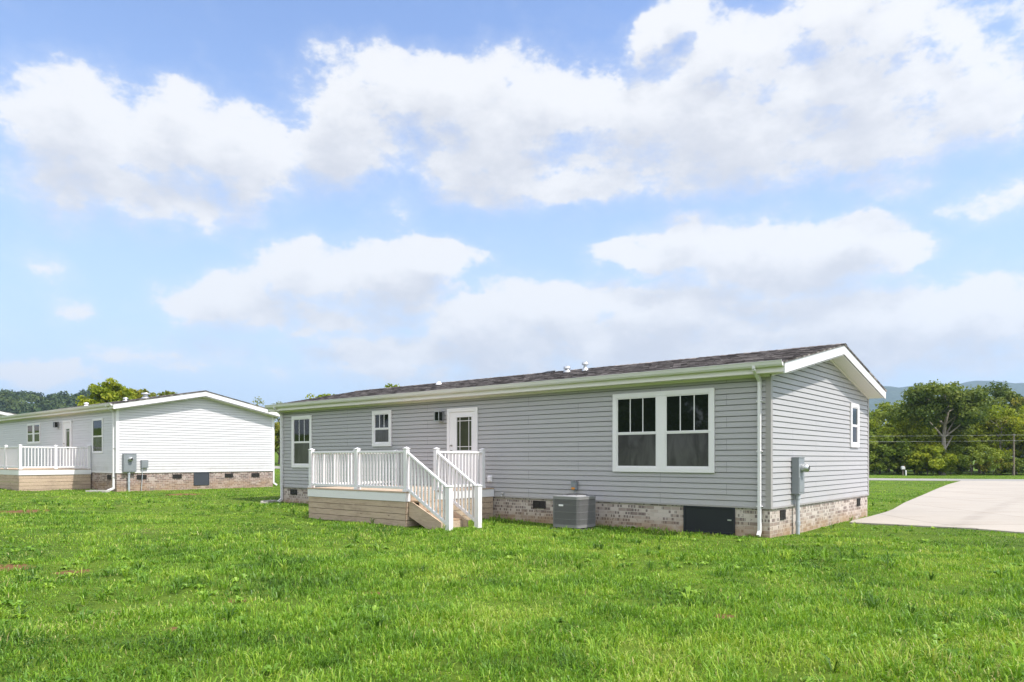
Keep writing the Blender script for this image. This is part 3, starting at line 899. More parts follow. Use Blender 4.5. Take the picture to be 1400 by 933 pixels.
posts = {'fl': (-S1 + .06, front_y), 'fm': (-9.03, front_y), 'fr': (-SN - .06 + .02, front_y), 'nb': (-SN - .06 + .02, -WN - .02),
         'lm': (-S1 + .06, -1.55), 'lw': (-S1 + .06, -.10), 'rw': (-SN - .06 + .02, -.42)}
for k, (x, y) in posts.items():
    post(deck, x, y, DZ, DZ + PH)
RT, RB = DZ + .915, DZ + .085
for a, b in (('fl', 'fm'), ('fm', 'fr'), ('nb', 'rw'), ('fl', 'lm'), ('lm', 'lw')):
    railing(deck, posts[a], posts[b], RT, RT, RB, RB)
# steps run down to the right along the wall
st_posts = [(-5.86, front_y), (-5.86, -WN - .05)]
for (x, y) in st_posts: post(deck, x, y, -0.05, 0.985, 0.125)
stp = MB(); stairs_root = None
run, rise = 0.30, DZ / 4
yA, yB = -WF + .13, -WN - .12
tr = MB(); 
for k in range(3):
    x0 = -SN + .012 + k * run; z = DZ - rise * (k + 1)
    for q_ in range(2):
        tr.box(x0 + q_ * .148, x0 + q_ * .148 + .142, yA, yB, z - .036, z)
stairs = tr.build("stairs", M['wood_tread'], deck, 0.003)
for k in range(4):
    x0 = -SN + .012 + k * run; z = DZ - rise * (k + 1)
    rz_ = MB(); rz_.box(x0 - .022 if k else x0 + .001, x0 - .001 if k else x0 + .02, yA + .01, yB - .01, z + .002 if k < 3 else -.05, z + rise - .04); rz_.build("riser", M['wood'], stairs)
for y in (yA - .042, yB + .002):
    sg_ = MB()
    xs = -SN + .014; xe = -SN + 3 * run + .16
    poly = [(xs, DZ - .235), (xs, DZ - .235 - .16), (xe - .35, -.05), (xe, -.05), (xe, .16), (xe - .1, .24)]
    poly = [(xs, DZ - .228), (xs + .10, DZ - .228), (xe, .17), (xe, -.05), (xe - .33, -.05), (xs, DZ - .56)]
    sg_.prism(poly, 1, y, y + .04); sg_.build("stringer", M['wood'], stairs, 0.002)
slope_top0, slope_top1 = RT + .01, 0.93
railing(deck, posts['fr'], st_posts[0], RT + .0, 0.915, RB + .0, 0.115, 0.115)
railing(deck, posts['nb'], st_posts[1], RT + .0, 0.915, RB + .0, 0.115, 0.115)

wdeck = deck_common("raised wooden deck with white railings on the white house", (WX, WY, WZ))
D2 = 0.735; A0, A1, AW = 2.62, 8.4, 2.72
boards(wdeck, [(-A1, -A0 + .02, -AW - .02, -.03)], D2, M['wood'])
fa = MB(); z0, z1 = D2 - .235, D2 - .032
fa.box(-A1, -A0 + .01, -AW - .012, -AW + .012, z0, z1); fa.box(-A0 - .012, -A0 + .012, -AW + .013, -.03, z0, z1); fa.box(-A1, -A1 + .024, -AW + .013, -.03, z0, z1)
fa.build("fascia_board", M['white'], wdeck, 0.003)
sk = MB(); zz = z0 - .004
while zz > -0.5:
    za = zz - .14
    sk.box(-A1 + .01, -A0 - .012 + rj.uniform(-.004, .004), -AW + .004 + rj.uniform(-.004, .004), -AW + .026, za, zz)
    sk.box(-A0 - .036, -A0 - .014 + rj.uniform(-.004, .004), -AW + .027, -.04, za, zz); zz = za - .010
sk.build("skirt_boards", M['wood'], wdeck, 0.003)
wp = {'c': (-A0 - .06, -AW + .06), 'm': (-A0 - .06, -1.38), 'w': (-A0 - .06, -.1), 'f1': (-4.55, -AW + .06), 'f2': (-6.45, -AW + .06), 'f3': (-A1 + .06, -AW + .06)}
for x, y in wp.values(): post(wdeck, x, y, D2, D2 + PH)
for a, b in (('c', 'm'), ('m', 'w'), ('f1', 'c'), ('f2', 'f1'), ('f3', 'f2')):
    railing(wdeck, wp[a], wp[b], D2 + .915, D2 + .915, D2 + .085, D2 + .085)

# ------------------------------------------------------------------ fixtures on and beside the houses
def lantern(ox, oy, oz, s, z, label):
    x, y = to_world(-s, -0.018, ox, oy)
    t = empty("wall_lantern", (x, y, oz + z), HOUSE_ROT, label, "wall lamp", "wall lanterns beside the doors")
    b = MB(); b.box(-.06, .06, -.025, 0, -.13, .13); b.build("back_plate", M['galv'], t, .004)
    c = MB()
    for sx in (-.085, .085):
        for sy in (-.19, -.03):
            c.box(sx - .009, sx + .009, sy - .009, sy + .009, -.12, .12)
    c.box(-.105, .105, -.21, -.01, .12, .14); c.box(-.095, .095, -.20, -.02, -.14, -.12)
    c.box(-.02, .02, -.03, -.02, .10, .118)
    c.build("cage", M['galv'], t, .002)
    g_ = MB(); g_.box(-.075, .075, -.18, -.04, -.118, .118); g_.build("glass", M['glass'], t)
lantern(CX, CY, 0, 9.14, 2.74, "square metal wall lantern to the left of the grey house door")
lantern(WX, WY, WZ, 6.65, 2.77, "square metal wall lantern to the left of the white house door")

def meter(ox, oy, oz, v, z0, z1, label, front_meter, w=0.34):
    x, y = to_world(0.018, v, ox, oy)
    t = empty("electric_meter", (x, y, oz), HOUSE_ROT, label, "electric meter", "electric meter cabinets on the gable walls")
    b = MB(); b.box(0, .15, 0, w, z0, z1); b.box(-.0, .16, -.006, w + .006, z1 - .001, z1 + .012)
    b.box(.149, .158, .02, w - .02, z0 + .04, z0 + (z1 - z0) * .47)
    b.build("cabinet", M['metal'], t, .008)
    m = MB(); mz = z0 + (z1 - z0) * .72; my = w * .5
    m.tube([(.15, my, mz), (.20, my, mz)], .092, 20); m.tube([(.20, my, mz), (.285, my, mz), (.30, my, mz)], [.078, .075, .05], 20)
    mt = m.build("meter_dial", M['galv'], t)
    f = MB(); f.tube([(.299, my, mz), (.302, my, mz)], .05, 16); f.build("dial_face", M['dark_metal'], mt)
    c = MB(); cy = w * .45
    c.tube([(.075, cy, -.6), (.075, cy, z0 + .01)], .042, 12); c.tube([(.075, cy, z0 - .10), (.075, cy, z0 + .005)], .055, 12)
    c.tube([(.075, cy, .18), (.075, cy, .26)], .052, 12)
    c.build("conduit", M['conduit'], t)
    return t
meter(CX, CY, 0, 1.15, 0.83, 1.59, "tall grey electric meter cabinet on the grey gable wall", True)
mw = meter(WX, WY, WZ, 0.22, 0.62, 1.37, "grey electric meter cabinet at the white gable corner", True, 0.5)
x, y = to_world(0.018, 0.95, WX, WY)
ib = empty("utility_box", (x, y, WZ), HOUSE_ROT, "small grey utility box low on the white gable wall", "utility box")
b = MB(); b.box(0, .10, 0, .27, .78, 1.10); b.box(.0, .105, -.008, .278, 1.10, 1.115); b.box(.099, .108, .03, .24, .81, 1.07); b.build("box", M['metal'], ib, .008)
b = MB(); b.tube([(.04, .05, .79), (.04, .05, .5), (.05, -.0, -.3)], .014, 8); b.build("cable", M['conduit'], ib)

def wall_thing(name, s, z, label, cat):
    x, y = to_world(-s, -0.018)
    return empty(name, (x, y, z), HOUSE_ROT, label, cat)
oc = wall_thing("outlet_cover", 7.33, 1.045, "white weatherproof outlet cover on grey siding right of the deck", "outlet cover")
b = MB(); b.box(-.075, .075, -.02, 0, -.09, .09); b.build("plate", M['white'], oc, .006)
b = MB(); b.box(-.06, .06, -.055, -.0195, -.075, .06); b.build("lid", M['white'], oc, .01)
hbib = wall_thing("hose_bib", 6.87, 0.655, "tiny white hose tap at the top of the tan brick", "hose tap")
b = MB(); b.tube([(0, .02, 0), (0, -.06, 0), (0, -.075, -.02), (0, -.078, -.05)], .014, 8); b.build("spout", M['galv'], hbib)
b = MB(); b.tube([(0, -.045, .01), (0, -.045, .04)], .007, 6); b.tube([(0, -.045, .04), (0, -.045, .05)], .032, 12); b.build("handle", M['white'], hbib)
db = wall_thing("disconnect_box", 4.62, 0.86, "small grey electrical disconnect box behind the air conditioner", "electrical box")
b = MB(); b.box(-.07, .07, -.09, 0, -.02, .17); b.box(-.078, .078, -.098, 0, .17, .18); b.build("box", M['metal'], db, .005)
b = MB(); b.box(-.055, .04, -.093, -.0895, -.015, .035); b.build("warning_label", M['orange_label'], db)
b = MB(); b.tube([(.02, -.045, -.02), (.02, -.06, -.16), (.0, -.2, -.3), (-.1, -.42, -.36)], .014, 8); b.build("flexible_conduit", M['conduit'], db)

# air conditioner condenser: rounded square body with coil guard
ax, ay = to_world(-4.16, -0.72)
ac = empty("air_conditioner", (ax, ay, -0.03), HOUSE_ROT, "square grey air conditioner unit on a pad beside the brick", "air conditioner")
def rsq(h, r, n=6):
    out = []
    for (cx, cy, a0) in ((h - r, h - r, 0), (-h + r, h - r, 90), (-h + r, -h + r, 180), (h - r, -h + r, 270)):
        for k in range(n + 1):
            a = R(a0 + 90 * k / n); out.append((cx + r * math.cos(a), cy + r * math.sin(a)))
    return out
b = MB(); b.prism(rsq(.40, .05), 2, -.05, .045); b.build("pad", M['pad'], ac)
b = MB(); b.prism(rsq(.345, .075), 2, .11, .74); b.build("coil", M['ac_fin'], ac)
b = MB()
b.prism(rsq(.365, .085), 2, .075, .14); b.prism(rsq(.368, .088), 2, .70, .745)
ol = rsq(.362, .085, 5); per = []
for i in range(len(ol)):
    p, q_ = Vector((*ol[i], 0)), Vector((*ol[(i + 1) % len(ol)], 0)); L = (q_ - p).length
    m_ = max(1, int(round(L / .026)))
    for k in range(m_):
        per.append(p.lerp(q_, k / m_))
for p in per:                                    # vertical wires of the guard
    b.box(p.x - .0045, p.x + .0045, p.y - .0045, p.y + .0045, .13, .71)
for z in (.26, .42, .58):
    o_ = rsq(.367, .088, 4); b.prism(o_, 2, z - .003, z + .003)
b.build("coil_guard", M['ac'], ac)
b = MB()
for i in range(4):                               # corner posts
    cx, cy = ((1, 1), (-1, 1), (-1, -1), (1, -1))[i]
    b.box(cx * .335 - .04, cx * .335 + .04, cy * .335 - .04, cy * .335 + .04, .10, .72)
b2 = MB(); b2.prism(rsq(.372, .09), 2, .746, .765); b2.tube([(0, 0, .765), (0, 0, .79)], [.30, .27], 28)
top_ = b2.build("top_cover", M['ac_top'], ac)
b = MB()
for r_ in np.linspace(.05, .26, 8):
    for k in range(28):
        a0, a1 = 2 * math.pi * k / 28, 2 * math.pi * (k + 1) / 28
        b.bar((r_ * math.cos(a0), r_ * math.sin(a0), .80), (r_ * math.cos(a1), r_ * math.sin(a1), .80), .008, .008)
for k in range(8):
    a0 = 2 * math.pi * k / 8; b.bar((.03 * math.cos(a0), .03 * math.sin(a0), .797), (.29 * math.cos(a0), .29 * math.sin(a0), .797), .01, .008)
b.build("fan_grille", M['ac_fin'], top_)
b = MB(); b.box(-.2, .02, .285, .335, .766, .785); b.build("blue_label", M['blue_label'], top_)
b = MB(); b.box(-.16, -.04, -.378, -.368, .545, .585); b.build("name_plate", M['white'], ac)

def splash(x, y, rz, label, L=.6):
    b = MB(); b.box(-.14, .14, -L / 2, L / 2, -.02, .035); b.box(-.14, -.11, -L / 2, L / 2, .034, .075); b.box(.11, .14, -L / 2, L / 2, .034, .075); b.box(-.109, .109, L / 2 - .03, L / 2, .034, .075)
    o = b.build("splash_block", M['splash'], None, .006)
    o.location = (x, y, gzf(x, y)); o.rotation_euler = (0, 0, rz)
    return tag(o, label, "splash block", "downspout splash blocks")
x, y = to_world(-17.0, -0.55); splash(x, y, HOUSE_ROT + .5, "pale splash block at the left corner of the grey house")
x, y = to_world(-0.25, -0.62, WX, WY); splash(x, y, HOUSE_ROT - 1.0, "pale splash block at the white house corner downspout", .9)

# ------------------------------------------------------------------ trees
DENS = 2.0
def tree(name, x, y, height, rad, mat, label, seed, base=0.25, n_leaf=5000, leaf=0.26, group=None, trunk_mat='bark', clumps=46, limbs=7, lean=0.0, cat="tree", trunk_r=None, flat=1.0, bare=0.0):
    r = np.random.default_rng(seed); z0 = gzf(x, y) - 0.1
    n_leaf = int(n_leaf * DENS); leaf *= 1.12
    t = empty(name, (x, y, z0), 0, label, cat, group)
    tr = MB(); R0 = trunk_r or height * 0.020
    th = height * (base + 0.35)
    pts = [(0, 0, 0)]; k = 6
    for i in range(1, k + 1):
        f = i / k
        pts.append((lean * f * height * .3 + r.normal(0, .02) * height * f, r.normal(0, .02) * height * f, th * f))
    tr.tube(pts, [R0 * (1.35 if i == 0 else 1.0) * (1 - .55 * i / k) for i in range(k + 1)], 8)
    tips = []
    cz = height * (base + (1 - base) * .5); rz = height * (1 - base) * .5
    for i in range(limbs):
        a = 2 * math.pi * (i / limbs) + r.uniform(-.4, .4); f = r.uniform(.35, 1.0); j = min(k, max(1, int(f * k)))
        s = Vector(pts[j]); out = rad * r.uniform(.45, .85); hz = min(height * .93, s.z + r.uniform(.15, .42) * height)
        e = Vector((s.x + math.cos(a) * out, s.y + math.sin(a) * out, hz))
        m = s.lerp(e, .5) + Vector((0, 0, -.05 * height)) * r.uniform(-.5, 1)
        rr = R0 * (1 - .5 * f) * .55
        tr.tube([s, s.lerp(m, .5), m, m.lerp(e, .5), e], [rr, rr * .8, rr * .6, rr * .42, rr * .18], 6)
        tips.append(e)
        for q in range(3):
            b0 = m.lerp(e, r.uniform(0, .7)); aa = a + r.uniform(-1.1, 1.1)
            e2 = b0 + Vector((math.cos(aa), math.sin(aa), r.uniform(.1, .8))) * rad * r.uniform(.2, .45)
            tr.tube([b0, b0.lerp(e2, .5) + Vector((0, 0, .03 * height * r.uniform(-1, 1))), e2], [rr * .4, rr * .26, rr * .1], 5); tips.append(e2)
    tr.build("trunk", M[trunk_mat], t)
    # crown: leaf clumps through an uneven volume
    C = []
    while len(C) < clumps:
        d = r.normal(size=3); d /= np.linalg.norm(d)
        if d[2] < -.75: continue
        rr = r.uniform(.45, 1.0) ** .6
        lob = 1 + .22 * math.sin(3 * math.atan2(d[1], d[0]) + seed) + .12 * math.sin(5 * d[2] + seed * 2)
        C.append((d[0] * rad * rr * lob, d[1] * rad * rr * lob, cz + d[2] * rz * rr * flat * (1 if d[2] > 0 else .9)))
    C = np.array(C + [tuple(p) for p in tips])
    C = C[C[:, 2] > height * base * .7]
    if bare: C = C[r.random(len(C)) > bare]
    cw = r.uniform(.5, 1.5, len(C)); cw /= cw.sum()
    ci = r.choice(len(C), n_leaf, p=cw)
    cs = (rad * .22) * r.uniform(.6, 1.35, len(C))
    d = r.normal(size=(n_leaf, 3)); d /= np.linalg.norm(d, axis=1)[:, None]
    rad_l = r.random(n_leaf) ** .45
    off = d * (cs[ci] * rad_l)[:, None]; off[:, 2] *= .72
    P = C[ci] + off
    tint = np.clip(r.uniform(.15, .85, len(C))[ci] + r.normal(0, .16, n_leaf), 0, 1)
    V, Fc = leaf_quads(P, d, leaf, r, z0 * 0)
    o = np_mesh("crown", V, Fc, np.full(n_leaf, 4), M[mat], {'tint': np.repeat(tint, 4)})
    o.parent = t
    return t

def leaf_quads(P, d, leaf, r, _):
    n = len(P)
    nrm = d * .6 + r.normal(size=(n, 3)) * .55 + np.array([0, 0, .35]); nrm /= np.linalg.norm(nrm, axis=1)[:, None]
    a = np.cross(nrm, r.normal(size=(n, 3))); a /= np.linalg.norm(a, axis=1)[:, None] + 1e-9
    b = np.cross(nrm, a)
    sz = leaf * r.uniform(.55, 1.35, n)
    a *= (sz * .5)[:, None]; b *= (sz * .36)[:, None]
    bend = nrm * (sz * .12)[:, None]
    V = np.stack([P - a, P - b + bend, P + a, P + b + bend], 1).reshape(-1, 3)
    return V, np.arange(4 * n)

def at_px(px, Z): return ((px - 700) / F_PX * Z, Z)
GR = "trees beyond the road on the right"
def rt_tree(px, Z, ytop, rad, mat, label, seed, **kw):
    Z *= 1.12; rad *= 1.12
    x, y = at_px(px, Z)
    hgt = (HORIZON - ytop) / F_PX * Z + CAM_Z - gzf(x, y)
    return tree("broadleaf_tree", x, y, hgt, rad, mat, label, seed, group=GR, **kw)
# back row, dark and tall
rt_tree(1288, 63, 527, 3.3, 'leaf_dark', "tall dark tree with pale forking bare limbs under a broad crown", 11, base=.50, n_leaf=8200, trunk_mat='bark_pale', limbs=14, trunk_r=.25, clumps=70, lean=.12)
rt_tree(1215, 74, 548, 4.0, 'leaf_mid', "mid green tree rising just right of the grey gable", 12, base=.1, n_leaf=5200)
rt_tree(1363, 76, 526, 3.9, 'leaf_dark', "dark broad tree rising above the bright trees near the right edge", 13, base=.25, n_leaf=8200, clumps=70)
rt_tree(1328, 80, 548, 4.2, 'leaf_dark', "dark tree in the shade between the two tall crowns", 14, base=.05, n_leaf=5200)
rt_tree(1420, 78, 540, 4.4, 'leaf_mid', "large green tree running out of the right edge", 15, base=.12, n_leaf=5200)
rt_tree(1480, 72, 535, 4.6, 'leaf_mid', "green tree standing just beyond the right edge of the view", 16, base=.12, n_leaf=4600)
rt_tree(1258, 76, 556, 3.6, 'leaf_olive', "olive tree behind the bright bushes left of the pale forking limbs", 22, base=.08, n_leaf=4600)
rt_tree(1228, 71, 553, 2.2, 'leaf_mid', "slim green tree above the bright tree, left of the pale forking limbs", 25, base=.2, n_leaf=3600)
rt_tree(1312, 72, 546, 2.2, 'leaf_olive', "slim olive tree right behind the pale forking limbs", 26, base=.2, n_leaf=3600)
rt_tree(1339, 70, 560, 1.9, 'leaf_mid', "slim green tree in the dip between the two tall crowns", 27, base=.15, n_leaf=3200)
rt_tree(1404, 71, 541, 2.3, 'leaf_olive', "slim olive tree just above the right edge of the bright trees", 28, base=.2, n_leaf=3600)
rt_tree(1165, 72, 556, 4.0, 'leaf_mid', "green tree mostly hidden behind the grey gable", 17, base=.1, n_leaf=4200)
# front row, bright
rt_tree(1236, 66, 566, 3.3, 'leaf_bright', "bright yellow-green tree left of the tree with forking limbs", 18, base=.06, n_leaf=5600, leaf=.24)
rt_tree(1203, 64, 585, 2.6, 'leaf_mid', "rounded green tree close beside the grey wall, behind the mailbox", 19, base=.02, n_leaf=4600, leaf=.22)
rt_tree(1268, 61.5, 606, 2.0, 'leaf_bright', "low bright leafy tree below the forking limbs", 20, base=.02, n_leaf=4200, leaf=.22)
rt_tree(1388, 66, 552, 3.2, 'leaf_bright', "bright light green tree over the pale trunk at the right", 21, base=.3, n_leaf=4800, leaf=.23, trunk_mat='bark_pale', trunk_r=.16)
rt_tree(1345, 66, 570, 2.5, 'leaf_bright', "slender bright tree with a touch of rust left of the pale trunk", 23, base=.05, n_leaf=4200, leaf=.22)
rt_tree(1440, 64, 575, 3.0, 'leaf_bright', "bright tree low at the right edge", 24, base=.05, n_leaf=4200, leaf=.23)
x, y = at_px(1367, 72.2)
tree("broadleaf_tree", x, y, 6.0, 1.5, 'leaf_olive', "half bare tree with a pale straight trunk near the right edge", 31, base=.55, n_leaf=500, leaf=.2, trunk_mat='bark_pale', trunk_r=.13, group=GR, limbs=9, bare=.5, clumps=14)
GS = "shrubs at the foot of the trees on the right"
for i, (px, Z, h_, r_, m_, lb) in enumerate((
        (1196, 62.5, 1.9, 1.5, 'leaf_mid', "low green shrub nearest the grey wall"), (1222, 62.8, 1.7, 1.5, 'leaf_dark', "dark shrub left of the mailbox"),
        (1250, 62.6, 1.6, 1.6, 'leaf_mid', "green shrub right of the mailbox"), (1276, 62.4, 1.8, 1.5, 'leaf_bright', "bright shrub under the low leafy tree"),
        (1300, 63.4, 1.5, 1.4, 'leaf_dark', "dark shrub in the shaded gap between trees"), (1328, 62.0, 3.0, 2.0, 'leaf_mid', "large rounded grey-green shrub right of the shaded gap"),
        (1358, 62.6, 1.9, 1.5, 'leaf_olive', "olive shrub left of the pale straight trunk"), (1384, 62.6, 1.8, 1.5, 'leaf_mid', "green shrub between the pale trunk and the pole"),
        (1410, 62.6, 2.0, 1.7, 'leaf_mid', "green shrub at the right edge"), (1442, 62.6, 2.0, 1.7, 'leaf_mid', "green shrub just outside the right edge"), (1170, 62.8, 2.0, 1.7, 'leaf_mid', "green shrub behind the grey gable"))):
    x, y = at_px(px, Z * 1.12)
    tree("shrub", x, y, h_ * 1.12, r_ * 1.12, m_, lb, 60 + i, base=.0, n_leaf=1700, leaf=.17, group=GS, clumps=22, limbs=5, cat="shrub", trunk_r=.04)
# behind the houses
def bh(px, Z, ytop, rad, mat, label, seed, nm="broadleaf_tree", grp="trees behind the houses", **kw):
    x, y = at_px(px, Z)
    return tree(nm, x, y, (HORIZON - ytop) / F_PX * Z + CAM_Z - gzf(x, y), rad, mat, label, seed, group=grp, **kw)
bh(152, 62, 521, 2.0, 'leaf_bright', "bright yellow-green tree rising over the white roof", 41, base=.45, n_leaf=6500, leaf=.22, clumps=110)
bh(192, 70, 531, 2.2, 'leaf_olive', "olive tree right of the brightest tree over the white roof", 42, base=.4, clumps=90, n_leaf=4600, leaf=.24)
bh(222, 72, 534, 1.9, 'leaf_olive', "small olive tree nearest the white gable peak", 43, base=.4, clumps=80, n_leaf=4200, leaf=.24)
bh(352, 66, 541, 2.2, 'leaf_olive', "thin sparse tree between the two houses", 44, base=.2, n_leaf=900, leaf=.16, clumps=30)
bh(382, 72, 552, 2.8, 'leaf_olive', "olive tree behind the left end of the grey house", 45, base=.12, n_leaf=3400, leaf=.24)
bh(444, 68, 529, 2.0, 'leaf_bright', "bright tree tip showing over the grey roof's left part", 46, base=.2, n_leaf=3600, leaf=.22)
bh(536, 72, 523, 1.9, 'leaf_bright', "small tree tip showing over the middle of the grey roof", 47, base=.25, n_leaf=3000, leaf=.2)

# trees behind the camera, mirrored darkly in the window panes
src = tree("broadleaf_tree", -34, -6, 13, 6.0, 'leaf_dark', "tall dark tree outside the picture, mirrored in the panes", 51, base=.05, n_leaf=5500, leaf=.5, group="tall trees facing the house windows", clumps=60)
for i, (x, y, s) in enumerate(((-42, 2, 1.1), (-28, -13, 1.0), (-22, -21, 1.05), (-14, -27, .95), (-48, 9, 1.05), (-5, -31, 1.1), (-38, -16, 1.2), (-30, -26, 1.2), (-54, 16, 1.1), (-55, -2, 1.2))):
    c = src.copy(); COL.objects.link(c); c.location = (x, y, gzf(x, y) - .1); c.scale = (s, s, s); c.rotation_euler = (0, 0, i * 1.3)
    for ch in list(src.children):
        k = ch.copy(); COL.objects.link(k); k.parent = c

# ------------------------------------------------------------------ far hills
def hill_mesh(name, xs, depth, base_y, hfun, mat, rows=24, seed=1):
    r = np.random.default_rng(seed); vs = []
    for i, x in enumerate(xs):
        for j in range(rows + 1):
            f = j / rows
            h = hfun(x) * math.sin(min(1, f * 1.15) * math.pi / 2) ** 1.3 if f < .87 else hfun(x) * (1 - (f - .87) * 1.2)
            vs.append((x, base_y + depth * f, h + r.normal(0, hfun(x) * .008) - 1))
    n, w = len(xs), rows + 1
    ii = np.arange(n * w).reshape(n, w)
    q = np.stack([ii[:-1, :-1], ii[1:, :-1], ii[1:, 1:], ii[:-1, 1:]], -1).reshape(-1, 4)
    return np_mesh(name, np.array(vs), q.ravel(), np.full(len(q), 4), mat, smooth=True)
def mat_hill(name, a, b, sc):
    m, n = new_mat(name); co = obco(n)
    v = n.node('ShaderNodeTexVoronoi', {'Vector': co, 'Scale': sc})
    nz = n.noise(co, sc * 1.6, 5, .65)
    col = n.mix(n.m('MULTIPLY', n.m('ADD', v.outputs['Distance'], nz), .6), rgb(*b), rgb(*a))
    finish(n, col, .95, .05, v.outputs['Distance'], 0, 1.0, 4.0)
    return m
M['hill'] = mat_hill("wooded_hillside", (.022, .04, .018), (.05, .085, .026), .12)
M['ridge'] = mat_hill("distant_wooded_ridge", (.02, .035, .018), (.05, .08, .03), .045)
def left_h(x):
    t = x / 400.0
    return 37.5 + 2 * math.sin(x * .021 + .6) + 1.5 * math.sin(x * .05) - max(0, (x + 262) * .33)
lx = np.linspace(-620, -60, 60)
def left_hc(x): return max(2.0, left_h(x))
hill = hill_mesh("hill", lx, 150, 330, left_hc, M['hill'], 24, 3)
tag(hill, "low wooded hill beyond the white house", "hill", kind='structure')
ridge_x = np.linspace(700, 4400, 100)
def ridge_h(x): return 298 + 5 * math.sin(x * .0031 + 1.0) + 7 * math.sin(x * .011) + 4 * math.sin(x * .027 + 2)
ridge = hill_mesh("ridge", ridge_x, 900, 2100, ridge_h, M['ridge'], 22, 4)
tag(ridge, "long blue ridge on the right horizon", "ridge", kind='structure')
# the wood that covers the left hill, one mass
r = np.random.default_rng(21)
nt = 900
tx = r.uniform(-430, -70, nt); tf = r.uniform(.0, 1.0, nt) ** .8 * .92
Pw = []; Dw = []; Tw = []
for x_, f_ in zip(tx, tf):
    hz = left_hc(x_) * (math.sin(min(1, f_ * 1.15) * math.pi / 2) ** 1.3 if f_ < .87 else (1 - (f_ - .87) * 1.2)) - 1
    y_ = 330 + 150 * f_; R_ = r.uniform(2.4, 4.6); n_ = 110
    d = r.normal(size=(n_, 3)); d /= np.linalg.norm(d, axis=1)[:, None]; d[:, 2] = np.abs(d[:, 2]) * 1.0 - .15
    lob = 1 + .3 * np.sin(4 * np.arctan2(d[:, 1], d[:, 0]) + x_) * np.cos(3 * d[:, 2] + y_)
    Pw.append(np.array([x_, y_, hz + R_ * .9]) + d * (R_ * lob * r.uniform(.75, 1.05, n_))[:, None]); Dw.append(d)
    Tw.append(np.clip(r.uniform(.05, .8) + r.normal(0, .14, n_), 0, 1))
Pw = np.concatenate(Pw); Dw = np.concatenate(Dw); Tw = np.concatenate(Tw)
Vw, Fw = leaf_quads(Pw, Dw, 1.5, r, 0)
wood = np_mesh("forest", Vw, Fw, np.full(len(Pw), 4), M['leaf_far'], {'tint': np.repeat(Tw, 4)})
tag(wood, "dense dark wood covering the far hill behind the white house", "forest", kind='stuff')

# ------------------------------------------------------------------ roadside things
def mailbox():
    x, y = at_px(1234.5, 67.0); z = gzf(x, y)
    t = empty("mailbox", (x, y, z), -0.25, "white mailbox on a post across the road", "mailbox")
    b = MB(); b.box(-.045, .045, -.045, .045, -.1, .58); b.build("post", M['pole'], t)
    b = MB(); pl = [(-.13, .58), (.13, .58), (.13, .75)] + [(.13 * math.cos(R(a)), .75 + .13 * math.sin(R(a))) for a in range(15, 180, 15)] + [(-.13, .75)]
    b.prism(pl, 1, -.22, .22); bo = b.build("box", M['white_paint'], t, .008)
    b = MB(); b.box(.131, .14, -.05, .0, .72, .98); b.build("flag", M['orange_label'], bo)
mailbox()
x, y = at_px(1238.5, 67.5)
b = MB(); b.tube([(0, 0, -.1), (0, 0, .42)], .07, 10); b.tube([(0, 0, .42), (0, 0, .48)], [.07, .03], 10)
mk = b.build("marker_post", M['white_paint'], None); mk.location = (x, y, gzf(x, y)); tag(mk, "short white marker post beside the mailbox across the road", "marker post")
# utility pole and lines beyond the road
def pole(px, Z, h, label):
    x, y = at_px(px, Z); t = empty("utility_pole", (x, y, gzf(x, y)), 0, label, "utility pole", "wooden poles carrying the wires")
    b = MB(); b.tube([(0, 0, -.2), (0, 0, h)], [.10, .07], 10); b.build("shaft", M['pole'], t)
    b = MB()
    for z in (h - .12, h - .66): b.tube([(0, -.1, z - .06), (0, -.16, z), (0, -.16, z + .05)], [.03, .05, .03], 8)
    b.build("insulator", M['galv'], t)
    return (x, y, h)
p1 = pole(1386, 68.5, 3.95, "thin grey utility pole near the right edge")
pw_l = pole(985, 69.5, 3.95, "utility pole hidden behind the grey house")
pw_r = pole(1790, 67.0, 3.95, "utility pole outside the right edge")
for i, (dz, lb) in enumerate(((-.12, "upper of the two power lines before the trees"), (-.66, "lower of the two power lines before the trees"))):
    pts = []
    for A, B in ((pw_l, p1), (p1, pw_r)):
        for k in range(12):
            f = k / 12; sag = -.10 * 4 * f * (1 - f)
            pts.append((A[0] + (B[0] - A[0]) * f, A[1] + (B[1] - A[1]) * f - .16, A[2] + dz + .03 + sag))
    b = MB(); b.tube(pts, .007, 6); w_ = b.build("power_line", M['wire'], None); tag(w_, lb, "power line", "power lines along the road")

